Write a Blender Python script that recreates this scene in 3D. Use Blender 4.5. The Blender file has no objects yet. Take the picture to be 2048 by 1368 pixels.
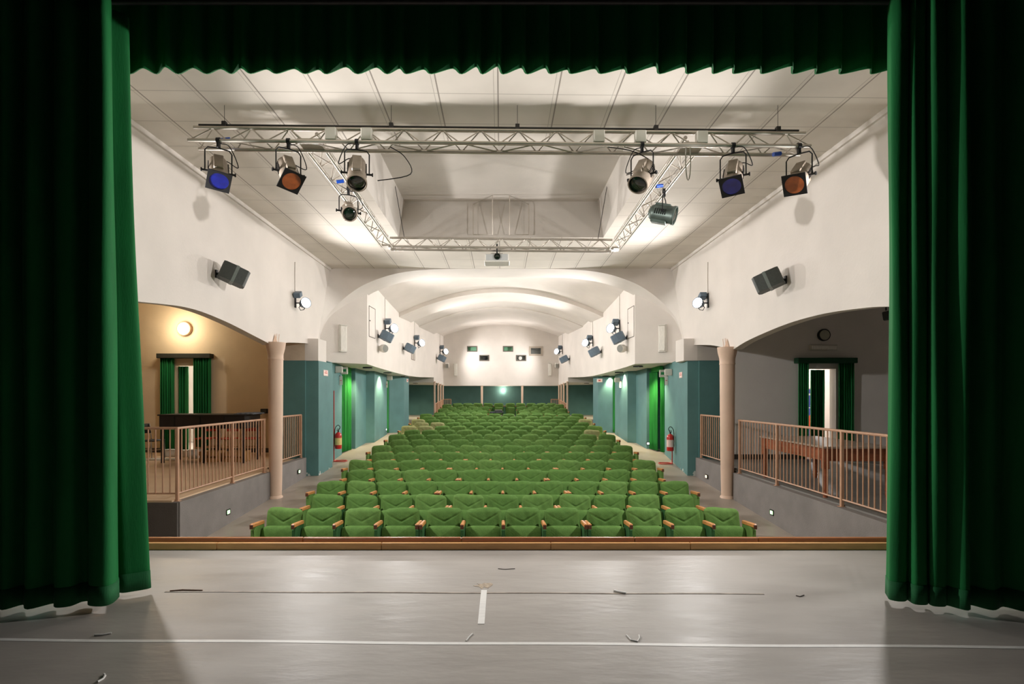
import bpy, math, random
from mathutils import Vector, Matrix
random.seed(7)
R = math.radians
PI = math.pi
scene = bpy.context.scene
COL = scene.collection

# ------------------------------------------------------------------ camera, world, exposure
FPX, CX, CY, CAMZ = 1050.0, 1002.0, 791.0, 1.55
cam_d = bpy.data.cameras.new('camera')
cam_d.sensor_width = 36.0
cam_d.lens = FPX / 2048 * 36.0
cam_d.shift_x = (1024 - CX) / 2048
cam_d.shift_y = (CY - 684) / 2048
cam_d.clip_end = 200
cam = bpy.data.objects.new('camera', cam_d)
cam.location = (0, 0, CAMZ)
cam.rotation_euler = (R(90), 0, 0)
COL.objects.link(cam)
scene.camera = cam

world = bpy.data.worlds.new('world')
world.use_nodes = True
bg = world.node_tree.nodes['Background']
bg.inputs[0].default_value = (1.0, 0.92, 0.85, 1)
bg.inputs[1].default_value = 0.0
scene.world = world

vs = scene.view_settings
vs.view_transform = 'Standard'
vs.look = 'None'
vs.gamma = 1
vs.use_curve_mapping = False
vs.exposure = 0.42
EF = 1.0            # all lamps' common factor
FLOOD_W, DOWN_W, WARM_W = 480.0, 150.0, 34.0


def P(px, py, Y):
    """point of the place seen at a pixel, at depth Y"""
    return Vector(((px - CX) * Y / FPX, Y, CAMZ + (CY - py) * Y / FPX))


# ------------------------------------------------------------------ materials
def lin(c):
    c /= 255.0
    return c / 12.92 if c <= 0.04045 else ((c + 0.055) / 1.055) ** 2.4


MATS = {}


def mat(name, rgb, rough=0.6, var=0.08, scale=4.0, bump=0.0, bscale=60.0, metal=0.0, spec=0.4, stretch=(1, 1, 1),
        sheen=0.0, emit=0.0, rvar=0.0, alpha=None):
    if name in MATS:
        return MATS[name]
    m = bpy.data.materials.new(name)
    m.use_nodes = True
    nt = m.node_tree
    N, L = nt.nodes, nt.links
    b = N['Principled BSDF']
    col = tuple(lin(c) for c in rgb)
    b.inputs['Roughness'].default_value = rough
    b.inputs['Metallic'].default_value = metal
    b.inputs['Specular IOR Level'].default_value = spec
    if sheen:
        b.inputs['Sheen Weight'].default_value = sheen
        b.inputs['Sheen Roughness'].default_value = 0.4
        b.inputs['Sheen Tint'].default_value = tuple(min(1, c * 3 + .1) for c in col) + (1,)
    tc = N.new('ShaderNodeTexCoord')
    mp = N.new('ShaderNodeMapping')
    mp.inputs['Scale'].default_value = stretch
    L.new(tc.outputs['Object'], mp.inputs['Vector'])
    nz = N.new('ShaderNodeTexNoise')
    nz.inputs['Scale'].default_value = scale
    nz.inputs['Detail'].default_value = 5
    L.new(mp.outputs[0], nz.inputs['Vector'])
    rp = N.new('ShaderNodeValToRGB')
    rp.color_ramp.elements[0].position = 0.3
    rp.color_ramp.elements[1].position = 0.7
    rp.color_ramp.elements[0].color = tuple(c * (1 - var) for c in col) + (1,)
    rp.color_ramp.elements[1].color = tuple(min(1, c * (1 + var)) for c in col) + (1,)
    L.new(nz.outputs['Fac'], rp.inputs['Fac'])
    L.new(rp.outputs['Color'], b.inputs['Base Color'])
    if rvar:
        mr = N.new('ShaderNodeMapRange')
        mr.inputs['To Min'].default_value = max(0.02, rough - rvar)
        mr.inputs['To Max'].default_value = min(1, rough + rvar)
        L.new(nz.outputs['Fac'], mr.inputs['Value'])
        L.new(mr.outputs[0], b.inputs['Roughness'])
    if bump:
        n2 = N.new('ShaderNodeTexNoise')
        n2.inputs['Scale'].default_value = bscale
        n2.inputs['Detail'].default_value = 3
        L.new(mp.outputs[0], n2.inputs['Vector'])
        bp = N.new('ShaderNodeBump')
        bp.inputs['Strength'].default_value = bump
        bp.inputs['Distance'].default_value = 0.01
        L.new(n2.outputs['Fac'], bp.inputs['Height'])
        L.new(bp.outputs[0], b.inputs['Normal'])
    if emit:
        b.inputs['Emission Color'].default_value = col + (1,)
        b.inputs['Emission Strength'].default_value = emit
    m['_'] = 0
    MATS[name] = m
    return m


PLASTER = mat('white plaster', (222, 214, 207), 0.75, 0.05, 1.3, 0.15, 25)
PLASTER_OLD = mat('bare plaster', (206, 190, 170), 0.8, 0.1, 3, 0.2, 25)
PLASTER_WARM = mat('cream plaster', (226, 206, 174), 0.75, 0.07, 1.2, 0.15, 25)
PLASTER_GREY = mat('grey white plaster', (205, 198, 190), 0.75, 0.06, 1.0, 0.15, 25)
TEAL = mat('teal wall paint', (86, 128, 127), 0.6, 0.1, 2.0, 0.25, 70)
def stain(m, zmax, rgb):
    """patches of flaking near the floor: an own shape, wherever the light stands"""
    N, L = m.node_tree.nodes, m.node_tree.links
    b = N['Principled BSDF']
    src = b.inputs['Base Color'].links[0].from_socket
    tc = N.new('ShaderNodeTexCoord')
    sp = N.new('ShaderNodeSeparateXYZ')
    L.new(tc.outputs['Object'], sp.inputs[0])
    nz = N.new('ShaderNodeTexNoise')
    nz.inputs['Scale'].default_value = 7
    nz.inputs['Detail'].default_value = 6
    L.new(tc.outputs['Object'], nz.inputs['Vector'])
    mr = N.new('ShaderNodeMapRange')
    mr.inputs['From Min'].default_value = zmax - .28
    mr.inputs['From Max'].default_value = zmax
    mr.inputs['To Min'].default_value = .44
    mr.inputs['To Max'].default_value = .9
    L.new(sp.outputs[2], mr.inputs['Value'])
    gt = N.new('ShaderNodeMath')
    gt.operation = 'GREATER_THAN'
    L.new(nz.outputs['Fac'], gt.inputs[0])
    L.new(mr.outputs[0], gt.inputs[1])
    mx = N.new('ShaderNodeMixRGB')
    mx.inputs[2].default_value = tuple(lin(c) for c in rgb) + (1,)
    L.new(gt.outputs[0], mx.inputs[0])
    L.new(src, mx.inputs[1])
    L.new(mx.outputs[0], b.inputs['Base Color'])


stain(TEAL, -.20, (196, 200, 194))
CONCRETE = mat('grey concrete', (128, 122, 118), 0.75, 0.14, 2.2, 0.3, 45)
SHADEDWALL = mat('plaster darkened as shade', (92, 86, 82), 0.85, 0.1, 3, 0.3, 60)  # shade on the left platform's end face, put into the base colour
HALLFLOOR = mat('worn hall floor', (168, 157, 146), 0.42, 0.12, 1.6, 0.1, 40, rvar=0.12)
LINO = mat('tan linoleum', (214, 184, 152), 0.5, 0.06, 2, 0.05, 40)
GREYLINO = mat('grey linoleum', (128, 124, 118), 0.5, 0.1, 3, 0.05, 40)
STAGE = mat('grey stage floor', (157, 151, 145), 0.38, 0.11, 2.3, 0.35, 8.0, stretch=(0.5, 1.4, 1), rvar=0.16, spec=0.34)
BLACK = mat('black masking', (14, 14, 14), 0.9, 0.2, 2)
VELVET = mat('green stage velvet', (28, 112, 58), 0.75, 0.16, 9, 0.15, 120, sheen=0.25, stretch=(1, 1, .15), spec=0.2)
DOORVELVET = mat('green door velvet', (40, 128, 56), 0.75, 0.16, 9, 0.15, 120, sheen=0.25, stretch=(1, 1, .15), spec=0.2)
HEM = mat('green hem band', (28, 100, 56), 0.8, 0.16, 9, 0.15, 120, stretch=(1, 1, .15))
SEATGREEN = mat('green seat velvet', (84, 118, 56), 0.8, 0.14, 14, 0.35, 60, sheen=0.35, spec=0.2)
SEATGREEN2 = mat('green seat velvet worn', (92, 125, 62), 0.8, 0.16, 11, 0.35, 60, sheen=0.35, spec=0.2)
SEATFADED = mat('faded olive velvet', (148, 150, 104), 0.8, 0.12, 11, 0.3, 60, sheen=0.3, spec=0.2)
SEATSIDE = mat('dark green side cloth', (38, 84, 40), 0.85, 0.15, 10, 0.3, 80)
WOOD = mat('varnished beech', (196, 132, 76), 0.35, 0.16, 9, 0.05, 40, stretch=(6, 1, 6), spec=0.5)
WOODEND = mat('dark arm end wood', (92, 54, 36), 0.45, 0.2, 12)
EDGEWOOD = mat('tan edge board', (226, 172, 114), 0.4, 0.14, 6, 0.06, 30, stretch=(0.6, 6, 6))
EDGEBROWN = mat('brown edge board', (170, 108, 66), 0.3, 0.14, 6, 0.06, 30, stretch=(0.6, 6, 6), spec=0.6)
TABLEWOOD = mat('brown table wood', (150, 84, 52), 0.4, 0.2, 7, 0.06, 40, stretch=(2, .6, 4))
TABLETOP = mat('worn table top', (168, 152, 138), 0.28, 0.1, 5, 0.03, 40, stretch=(2, .5, 1), spec=0.6)
COLUMN = mat('beige column paint', (220, 190, 168), 0.5, 0.06, 2, 0.1, 40)
RAIL = mat('beige rail paint', (192, 150, 122), 0.42, 0.08, 6)
ALU = mat('aluminium truss', (196, 188, 178), 0.38, 0.08, 8, metal=0.75, spec=0.5)
STEEL = mat('dark steel', (58, 56, 56), 0.5, 0.15, 10, metal=0.4)
LAMPBODY = mat('grey lamp housing', (158, 144, 130), 0.45, 0.14, 12, metal=0.35)
LAMPTEAL = mat('grey green lamp housing', (92, 104, 98), 0.42, 0.14, 12, metal=0.4)
BLACKMETAL = mat('black metal', (24, 24, 26), 0.45, 0.2, 10, metal=0.2)
DARKGLASS = mat('dark green glass', (14, 26, 18), 0.08, 0.3, 5, spec=0.9)
BLUEGEL = mat('blue gel', (16, 26, 112), 0.2, 0.3, 14, spec=0.6)
ORANGEGEL = mat('orange gel', (176, 92, 44), 0.3, 0.25, 14, spec=0.5)
SPEAKER = mat('dark grey speaker', (66, 70, 66), 0.6, 0.12, 30, 0.3, 200)
SPEAKERBLUE = mat('blue grey speaker', (104, 122, 138), 0.55, 0.1, 30, 0.2, 200)
SPEAKERBAND = mat('speaker side band', (110, 118, 112), 0.5, 0.08, 20)
GRILLGREY = mat('grey speaker grille', (150, 150, 144), 0.6, 0.1, 60, 0.4, 300)
FLOODBODY = mat('blue grey floodlight', (96, 112, 126), 0.4, 0.12, 10, metal=0.3)
FLOODGLASS = mat('lit floodlight glass', (255, 250, 245), 0.2, 0, 1, emit=14.0)
WARMGLASS = mat('lit warm lamp glass', (255, 232, 196), 0.3, 0, 1, emit=2.2)
BULB = mat('lit bulb', (255, 238, 215), 0.3, 0, 1, emit=40.0)
WHITE = mat('white enamel', (228, 224, 216), 0.35, 0.03, 5)
WHITEPLASTIC = mat('white plastic', (214, 210, 200), 0.3, 0.03, 8, spec=0.6)
CLEARTUBE = mat('tube diffuser', (236, 232, 224), 0.12, 0.1, 14, spec=0.8, stretch=(4, 4, .6))
SIGNPINK = mat('pale sign face', (236, 208, 200), 0.5, 0.03, 5)
SIGNRED = mat('red sign print', (206, 74, 60), 0.5, 0.05, 5)
SIGNGREEN = mat('green sign print', (40, 140, 80), 0.5, 0.05, 5)
RED = mat('extinguisher red', (196, 40, 34), 0.3, 0.08, 5, spec=0.6)
REDPIPE = mat('red painted steel', (182, 62, 52), 0.4, 0.1, 8)
LABELY = mat('pale yellow label', (226, 200, 130), 0.5, 0.1, 30)
LEDGREEN = mat('lit green step lens', (190, 255, 170), 0.3, 0, 1, emit=2.5)
LEDWARM = mat('lit warm step lens', (255, 205, 165), 0.3, 0, 1, emit=2.5)
LEDWHITE = mat('lit white step lens', (245, 250, 255), 0.3, 0, 1, emit=2.5)
DOWNGLASS = mat('lit downlight glass', (255, 246, 230), 0.3, 0, 1, emit=3.0)
TAPE = mat('white floor tape', (222, 220, 216), 0.4, 0.07, 12, stretch=(1, 4, 1))
GREYMARK = mat('scuff mark', (108, 100, 94), 0.6, 0.3, 30)
SEAM = mat('floor seam tape', (150, 138, 126), 0.5, 0.3, 12)
CABLE = mat('black cable', (30, 28, 28), 0.6, 0.1, 8)
CABLEW = mat('pale cable', (190, 182, 172), 0.6, 0.1, 8)
BLUEPLASTIC = mat('blue connector', (30, 82, 190), 0.4, 0.05, 8)
WINDOWFRAME = mat('grey window frame', (150, 144, 134), 0.5, 0.05, 8)
BOOTHGREEN = mat('pale green booth wall', (120, 176, 140), 0.6, 0.1, 5)
BOOTHGREY = mat('grey booth interior', (122, 126, 124), 0.5, 0.15, 5)
BANNERBLUE = mat('blue banner print', (84, 92, 196), 0.5, 0.04, 5)
BANNERORANGE = mat('orange banner print', (236, 96, 66), 0.5, 0.04, 5)
BANNERWHITE = mat('white banner print', (240, 240, 240), 0.5, 0.02, 5)
PELMET = mat('dark pelmet board', (56, 58, 50), 0.7, 0.15, 8)
PELMETGREEN = mat('green pelmet cloth', (24, 70, 44), 0.8, 0.15, 8)
DARKWOOD = mat('black stained board', (40, 34, 32), 0.5, 0.25, 6, 0.05, 30)
CHAIRWOOD = mat('light chair wood', (186, 142, 92), 0.45, 0.14, 8, stretch=(3, 3, .6))
CHAIRRED = mat('red chair plastic', (190, 62, 40), 0.4, 0.08, 8)
CHAIRDARK = mat('black chair plastic', (34, 32, 32), 0.5, 0.1, 8)
CHROME = mat('pale steel tube', (190, 186, 180), 0.25, 0.05, 8, metal=0.8)
FABRICDARK = mat('dark grey cloth', (70, 72, 84), 0.9, 0.3, 30)
SKIRTING = mat('dark skirting', (70, 64, 58), 0.6, 0.1, 5)
TEALPALE = mat('pale teal stage paint', (92, 150, 138), 0.8, 0.12, 3)


def ceiling_mat():
    m = bpy.data.materials.new('ceiling tiles')
    m.use_nodes = True
    N, L = m.node_tree.nodes, m.node_tree.links
    b = N['Principled BSDF']
    b.inputs['Roughness'].default_value = 0.8
    b.inputs['Specular IOR Level'].default_value = 0.2
    tc = N.new('ShaderNodeTexCoord')
    sp = N.new('ShaderNodeSeparateXYZ')
    L.new(tc.outputs['Object'], sp.inputs[0])

    def math_(op, a, bb=None):
        n = N.new('ShaderNodeMath')
        n.operation = op
        for i, x in enumerate((a, bb)):
            if x is None:
                continue
            if isinstance(x, (int, float)):
                n.inputs[i].default_value = x
            else:
                L.new(x, n.inputs[i])
        return n.outputs[0]

    def line(val, off, step, w):
        s = math_('ADD', val, off + 100 * step)
        f = math_('MODULO', s, step)
        c = math_('ABSOLUTE', math_('SUBTRACT', f, step / 2))
        return math_('GREATER_THAN', c, step / 2 - w / 2)
    # the cross joints run very slightly askew to the hall
    ysk = math_('ADD', sp.outputs[1], math_('MULTIPLY', sp.outputs[0], -0.018))
    l1 = line(sp.outputs[0], 0.035, 0.704, 0.017)
    l1b = line(sp.outputs[0], 0.035 + 0.05, 0.704, 0.009)
    l2 = line(ysk, -6.21, 0.69, 0.013)
    g = math_('MAXIMUM', l1, math_('MULTIPLY', l2, 0.55))
    g = math_('MAXIMUM', g, math_('MULTIPLY', l1b, 0.5))
    nz = N.new('ShaderNodeTexNoise')
    nz.inputs['Scale'].default_value = 1.2
    nz.inputs['Detail'].default_value = 6
    L.new(tc.outputs['Object'], nz.inputs['Vector'])
    rp = N.new('ShaderNodeValToRGB')
    rp.color_ramp.elements[0].position = 0.25
    rp.color_ramp.elements[0].color = (lin(212), lin(204), lin(194), 1)
    rp.color_ramp.elements[1].position = 0.65
    rp.color_ramp.elements[1].color = (lin(226), lin(218), lin(208), 1)
    L.new(nz.outputs['Fac'], rp.inputs['Fac'])
    mx = N.new('ShaderNodeMixRGB')
    mx.inputs[2].default_value = (lin(122), lin(112), lin(104), 1)
    L.new(math_('MULTIPLY', g, 0.75), mx.inputs[0])
    L.new(rp.outputs[0], mx.inputs[1])
    L.new(mx.outputs[0], b.inputs['Base Color'])
    bp = N.new('ShaderNodeBump')
    bp.invert = True
    bp.inputs['Strength'].default_value = 0.4
    bp.inputs['Distance'].default_value = 0.01
    L.new(g, bp.inputs['Height'])
    L.new(bp.outputs[0], b.inputs['Normal'])
    return m


CEILING = ceiling_mat()


# ------------------------------------------------------------------ mesh building
class MB:
    def __init__(s):
        s.v, s.f = [], []

    def add(s, vs_, fs, M=None):
        o = len(s.v)
        s.v += [tuple(M @ Vector(p)) if M is not None else tuple(p) for p in vs_]
        s.f += [tuple(i + o for i in f) for f in fs]
        return s

    def quad(s, a, b, c, d):
        return s.add([a, b, c, d], [(0, 1, 2, 3)])

    def box(s, c, d, M=None, ch=0.0):
        hx, hy, hz = d[0] / 2, d[1] / 2, d[2] / 2
        if not ch:
            vs_ = [(c[0] + a * hx, c[1] + b * hy, c[2] + e * hz) for a in (-1, 1) for b in (-1, 1) for e in (-1, 1)]
            return s.add(vs_, [(0, 1, 3, 2), (4, 6, 7, 5), (0, 4, 5, 1), (2, 3, 7, 6), (0, 2, 6, 4), (1, 5, 7, 3)], M)
        vs_, idx = [], {}
        for a in (-1, 1):
            for b in (-1, 1):
                for e in (-1, 1):
                    for ax in range(3):
                        h = [hx, hy, hz]
                        q = [a, b, e]
                        p = [c[i] + q[i] * (h[i] - (0 if i == ax else ch)) for i in range(3)]
                        idx[(a, b, e, ax)] = len(vs_)
                        vs_.append(p)
        fs = []
        for ax in range(3):
            o1, o2 = [i for i in range(3) if i != ax]
            for sg in (-1, 1):
                loop = []
                for (u, w) in ((-1, -1), (1, -1), (1, 1), (-1, 1)):
                    q = [0, 0, 0]
                    q[ax], q[o1], q[o2] = sg, u, w
                    loop.append(idx[(*q, ax)])
                fs.append(tuple(loop))
        for ax in range(3):          # edges parallel to ax
            o1, o2 = [i for i in range(3) if i != ax]
            for u in (-1, 1):
                for w in (-1, 1):
                    q = [0, 0, 0]
                    q[o1], q[o2] = u, w
                    qa, qb = q[:], q[:]
                    qa[ax], qb[ax] = -1, 1
                    fs.append((idx[(*qa, o1)], idx[(*qb, o1)], idx[(*qb, o2)], idx[(*qa, o2)]))
        for a in (-1, 1):
            for b in (-1, 1):
                for e in (-1, 1):
                    fs.append(tuple(idx[(a, b, e, ax)] for ax in range(3)))
        return s.add(vs_, fs, M)

    def cyl(s, p0, p1, r0, r1=None, n=12, cap=True):
        r1 = r0 if r1 is None else r1
        p0, p1 = Vector(p0), Vector(p1)
        d = (p1 - p0)
        q = d.to_track_quat('Z', 'Y').to_matrix()
        vs_ = []
        for p, r in ((p0, r0), (p1, r1)):
            for i in range(n):
                a = 2 * PI * i / n
                vs_.append(p + q @ Vector((r * math.cos(a), r * math.sin(a), 0)))
        fs = [(i, (i + 1) % n, n + (i + 1) % n, n + i) for i in range(n)]
        if cap:
            fs += [tuple(range(n - 1, -1, -1)), tuple(range(n, 2 * n))]
        return s.add(vs_, fs)

    def tube(s, pts, r, n=8):
        pts = [Vector(p) for p in pts]
        rings = []
        for i, p in enumerate(pts):
            t = (pts[min(i + 1, len(pts) - 1)] - pts[max(i - 1, 0)]).normalized()
            q = t.to_track_quat('Z', 'Y').to_matrix()
            rings.append((p, q))
        # keep a steady frame
        vs_ = []
        prev = None
        for p, q in rings:
            x = q @ Vector((1, 0, 0))
            t = q @ Vector((0, 0, 1))
            if prev is not None:
                x = (prev - t * prev.dot(t))
                if x.length < 1e-5:
                    x = q @ Vector((1, 0, 0))
                x.normalize()
            prev = x
            y = t.cross(x)
            for i in range(n):
                a = 2 * PI * i / n
                vs_.append(p + x * (r * math.cos(a)) + y * (r * math.sin(a)))
        fs = []
        for k in range(len(pts) - 1):
            for i in range(n):
                fs.append((k * n + i, k * n + (i + 1) % n, (k + 1) * n + (i + 1) % n, (k + 1) * n + i))
        m = len(pts) - 1
        fs += [tuple(range(n - 1, -1, -1)), tuple(m * n + i for i in range(n))]
        return s.add(vs_, fs)

    def lathe(s, prof, n=24, M=None, cap=True):
        vs_, fs = [], []
        for (r, z) in prof:
            for i in range(n):
                a = 2 * PI * i / n
                vs_.append((r * math.cos(a), r * math.sin(a), z))
        for k in range(len(prof) - 1):
            for i in range(n):
                fs.append((k * n + i, k * n + (i + 1) % n, (k + 1) * n + (i + 1) % n, (k + 1) * n + i))
        if cap:
            fs += [tuple(range(n - 1, -1, -1)), tuple((len(prof) - 1) * n + i for i in range(n))]
        return s.add(vs_, fs, M)

    def sheet(s, rows):
        """rows: list of equal-length point lists"""
        n = len(rows[0])
        vs_ = [p for r_ in rows for p in r_]
        fs = [(k * n + i, k * n + i + 1, (k + 1) * n + i + 1, (k + 1) * n + i) for k in range(len(rows) - 1) for i in range(n - 1)]
        return s.add(vs_, fs)

    def prism(s, poly, z0, z1, M=None):
        n = len(poly)
        vs_ = [(x, y, z0) for x, y in poly] + [(x, y, z1) for x, y in poly]
        fs = [(i, (i + 1) % n, n + (i + 1) % n, n + i) for i in range(n)] + [tuple(range(n - 1, -1, -1)), tuple(range(n, 2 * n))]
        return s.add(vs_, fs, M)

    def mesh(s, name, m, smooth=40):
        me = bpy.data.meshes.new(name)
        me.from_pydata(s.v, [], s.f)
        if m is not None:
            me.materials.append(m)
        if smooth:
            me.polygons.foreach_set('use_smooth', [True] * len(me.polygons))
            me.set_sharp_from_angle(angle=R(smooth))
        me.update()
        return me

    def build(s, name, m, parent=None, smooth=40, loc=None):
        return place(name, s.mesh(name, m, smooth), parent, loc)


def place(name, me, parent=None, loc=None):
    o = bpy.data.objects.new(name, me)
    COL.objects.link(o)
    if parent is not None:
        o.parent = parent
    if loc is not None:
        o.location = loc
    return o


def tag(o, label, cat, group=None):
    o['label'] = label
    o['category'] = cat
    if group:
        o['group'] = group
    return o


def thing(name, label, cat, loc=(0, 0, 0), rz=0.0, group=None):
    o = bpy.data.objects.new(name, None)
    o.empty_display_size = 0.1
    COL.objects.link(o)
    o.location = loc
    o.rotation_euler = (0, 0, rz)
    return tag(o, label, cat, group)


def struct(name, mb, m, smooth=30):
    o = mb.build(name, m, None, smooth)
    o['kind'] = 'structure'
    return o


def solidify(o, t, off=0):
    md = o.modifiers.new('thickness', 'SOLIDIFY')
    md.thickness = t
    md.offset = off
    return o


def copy_tree(o, parent=None):
    kids = [c for c in bpy.data.objects if c.parent == o]
    c = o.copy()
    COL.objects.link(c)
    if parent is not None:
        c.parent = parent
    for k in kids:
        copy_tree(k, c)
    return c


def lamp(kind, loc, energy, color, parent=None, size=0.1, direction=None, spot=None, blend=0.5):
    d = bpy.data.lights.new('lamp', kind)
    d.energy = energy * EF
    d.color = color
    if kind == 'AREA':
        d.shape = 'DISK'
        d.size = size
    else:
        d.shadow_soft_size = size
    if kind == 'SPOT' and spot:
        d.spot_size = spot
        d.spot_blend = blend
    o = bpy.data.objects.new('light', d)
    COL.objects.link(o)
    o.location = loc
    if direction is not None:
        o.rotation_euler = Vector(direction).to_track_quat('-Z', 'Y').to_euler()
    if parent is not None:
        o.parent = parent
    return o


# ------------------------------------------------------------------ the setting
W = 4.8                     # half width of the hall's upper walls
CEIL = CAMZ + 3.566
ARCHY = 14.74
FLOORPTS = [(5.32, -.785), (8.1, -.785), (20.6, .04), (22.4, .03), (23.5, .07), (24.4, .133), (25.2, .207), (26.0, .3), (26.9, .351), (30.7, .42)]


def floorz(y):
    if y <= FLOORPTS[0][0]:
        return FLOORPTS[0][1]
    for (a, za), (b, zb) in zip(FLOORPTS, FLOORPTS[1:]):
        if y <= b:
            return za + (zb - za) * (y - a) / (b - a)
    return FLOORPTS[-1][1]


f = MB()
f.sheet([[(-5.6, y, z), (5.6, y, z)] for y, z in FLOORPTS])
f.quad((-12, 5.32, -.785), (-5.6, 5.32, -.785), (-5.6, 8.1, -.785), (-12, 8.1, -.785))
f.quad((5.6, 5.32, -.785), (12, 5.32, -.785), (12, 8.1, -.785), (5.6, 8.1, -.785))
struct('floor', f, HALLFLOOR)

# stage floor and stage front
f = MB()
f.box((0, 1.0, -0.45), (18, 8.64, .9))
struct('floor_stage', f, STAGE)

# stage house: black masking
f = MB()
f.box((0, -3.4, 3.2), (18, .2, 8))
struct('wall_stage_back', f, BLACK)
for sgn, nm in ((-1, 'wall_stage_left'), (1, 'wall_stage_right')):
    f = MB()
    f.box((sgn * 8.4, 1.0, 3.2), (.2, 9, 8))
    struct(nm, f, BLACK)
f = MB()
f.box((0, 1.0, 6.6), (18, 9, .2))
struct('ceiling_stage', f, BLACK)
# proscenium wall with its opening
f = MB()
f.box((-7.2, 4.95, 2.7), (5.6, .5, 6.9))
f.box((7.2, 4.95, 2.7), (5.6, .5, 6.9))
f.box((0, 4.95, 5.75), (8.8, .5, 1.7))
struct('wall_proscenium', f, TEALPALE)
f = MB()
for sgn in (-1, 1):
    f.box((sgn * 7.2, 5.26, 2.7), (5.6, .1, 6.9))
f.box((0, 5.26, 5.75), (8.8, .1, 1.7))
struct('wall_front', f, PLASTER)

# hall ceiling with the raised recess
RX, RY0, RY1, RZ = 2.31, 7.5, 11.85, CAMZ + 4.38
f = MB()
y0, y1 = 5.2, ARCHY
f.quad((-W - .1, y0, CEIL), (W + .1, y0, CEIL), (W + .1, RY0, CEIL), (-W - .1, RY0, CEIL))
f.quad((-W - .1, RY1, CEIL), (W + .1, RY1, CEIL), (W + .1, y1 + .2, CEIL), (-W - .1, y1 + .2, CEIL))
f.quad((-W - .1, RY0, CEIL), (-RX, RY0, CEIL), (-RX, RY1, CEIL), (-W - .1, RY1, CEIL))
f.quad((RX, RY0, CEIL), (W + .1, RY0, CEIL), (W + .1, RY1, CEIL), (RX, RY1, CEIL))
struct('ceiling', f, CEILING)
f = MB()
rx2 = 2.18
rows = [[(-RX, RY0, CEIL), (RX, RY0, CEIL), (RX, RY1, CEIL), (-RX, RY1, CEIL), (-RX, RY0, CEIL)],
        [(-rx2, RY0, RZ), (rx2, RY0, RZ), (rx2, RY1, RZ), (-rx2, RY1, RZ), (-rx2, RY0, RZ)]]
f.sheet(rows)
f.quad((-rx2, RY0, RZ), (rx2, RY0, RZ), (rx2, RY1, RZ), (-rx2, RY1, RZ))
struct('ceiling_recess', f, PLASTER_GREY)


def interp(pts, x):
    if x <= pts[0][0]:
        return pts[0][1]
    for (a, za), (b, zb) in zip(pts, pts[1:]):
        if x <= b:
            t = (x - a) / (b - a)
            return za + (zb - za) * t
    return pts[-1][1]


def smooth_pts(pts, n):
    """Catmull-Rom through (x, z) points"""
    out = []
    P4 = [pts[0]] + list(pts) + [pts[-1]]
    for i in range(1, len(P4) - 2):
        p0, p1, p2, p3 = [Vector(q) for q in P4[i - 1:i + 3]]
        for k in range(n):
            t = k / n
            out.append(tuple(0.5 * ((2 * p1) + (p2 - p0) * t + (2 * p0 - 5 * p1 + 4 * p2 - p3) * t * t + (3 * p1 - p0 - 3 * p2 + p3) * t ** 3)))
    out.append(tuple(pts[-1]))
    return out


ARCH_L = smooth_pts([(5.3, 2.3), (5.7, 2.52), (6.4, 2.72), (7.02, 2.80), (8.08, 2.896), (9.08, 2.847), (10.18, 2.714), (10.9, 2.62)], 6) + \
    smooth_pts([(10.95, 2.60), (11.3, 2.66), (12.0, 2.76), (13.0, 2.84), (13.5, 2.86)], 4)
ARCH_R = smooth_pts([(5.3, 2.25), (5.7, 2.42), (6.43, 2.636), (7.12, 2.723), (7.95, 2.769), (8.92, 2.745), (10.16, 2.625), (10.8, 2.51)], 6) + \
    smooth_pts([(10.85, 2.50), (11.3, 2.58), (12.0, 2.70), (13.0, 2.80), (13.5, 2.82)], 4)
CORNER = [(13.5, 2.45), (13.75, 3.0), (14.05, 3.6), (14.4, 4.4), (14.74, CEIL)]     # where the side wall turns into the arch


def corner_y(z):
    return interp([(z_, y_) for y_, z_ in CORNER], z)


for sgn, nm, arch in ((-1, 'wall_left', ARCH_L), (1, 'wall_right', ARCH_R)):
    f = MB()
    xi, xo = sgn * W, sgn * (W + .18)
    ys = [p[0] for p in arch]
    NZ = 8
    grid_i, grid_o = [], []
    for y, zb in arch:
        ci, co = [], []
        for k in range(NZ + 1):
            z = zb + (CEIL - zb) * k / NZ
            ci.append((xi, y, z))
            co.append((xo, y, z))
        grid_i.append(ci)
        grid_o.append(co)
    # last piece up to the leaning corner line
    last = []
    y_e, z_e = arch[-1]
    for k in range(NZ + 1):
        z = z_e + (CEIL - z_e) * k / NZ
        last.append((xi, max(y_e, corner_y(z)), z))
    grid_i.append(last)
    f.sheet(grid_i)
    f.sheet(grid_o)
    f.sheet([[c[0] for c in grid_i[:-1]], [c[0] for c in grid_o]])
    struct(nm, f, PLASTER)
    f = MB()                                                       # small cornice under the ceiling
    f.box((sgn * (W - .02), (5.3 + ARCHY) / 2, CEIL - .035), (.04, ARCHY - 5.3, .07))
    struct('trim_1' if sgn < 0 else 'trim_2', f, PLASTER)

# the big transverse arch
PROF = [(5.08, 1.60), (5.05, 1.77), (4.89, 2.196), (4.59, 2.555), (4.2, 2.885), (3.77, 3.145), (3.117, 3.38), (2.457, 3.50), (1.7, 3.555), (0, 3.562)]
PROFS = [(a, CAMZ + b) for a, b in smooth_pts(PROF, 6)]


def prof_z(l):
    l = abs(l)
    q = sorted(PROFS)
    return interp(q, l)


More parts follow.
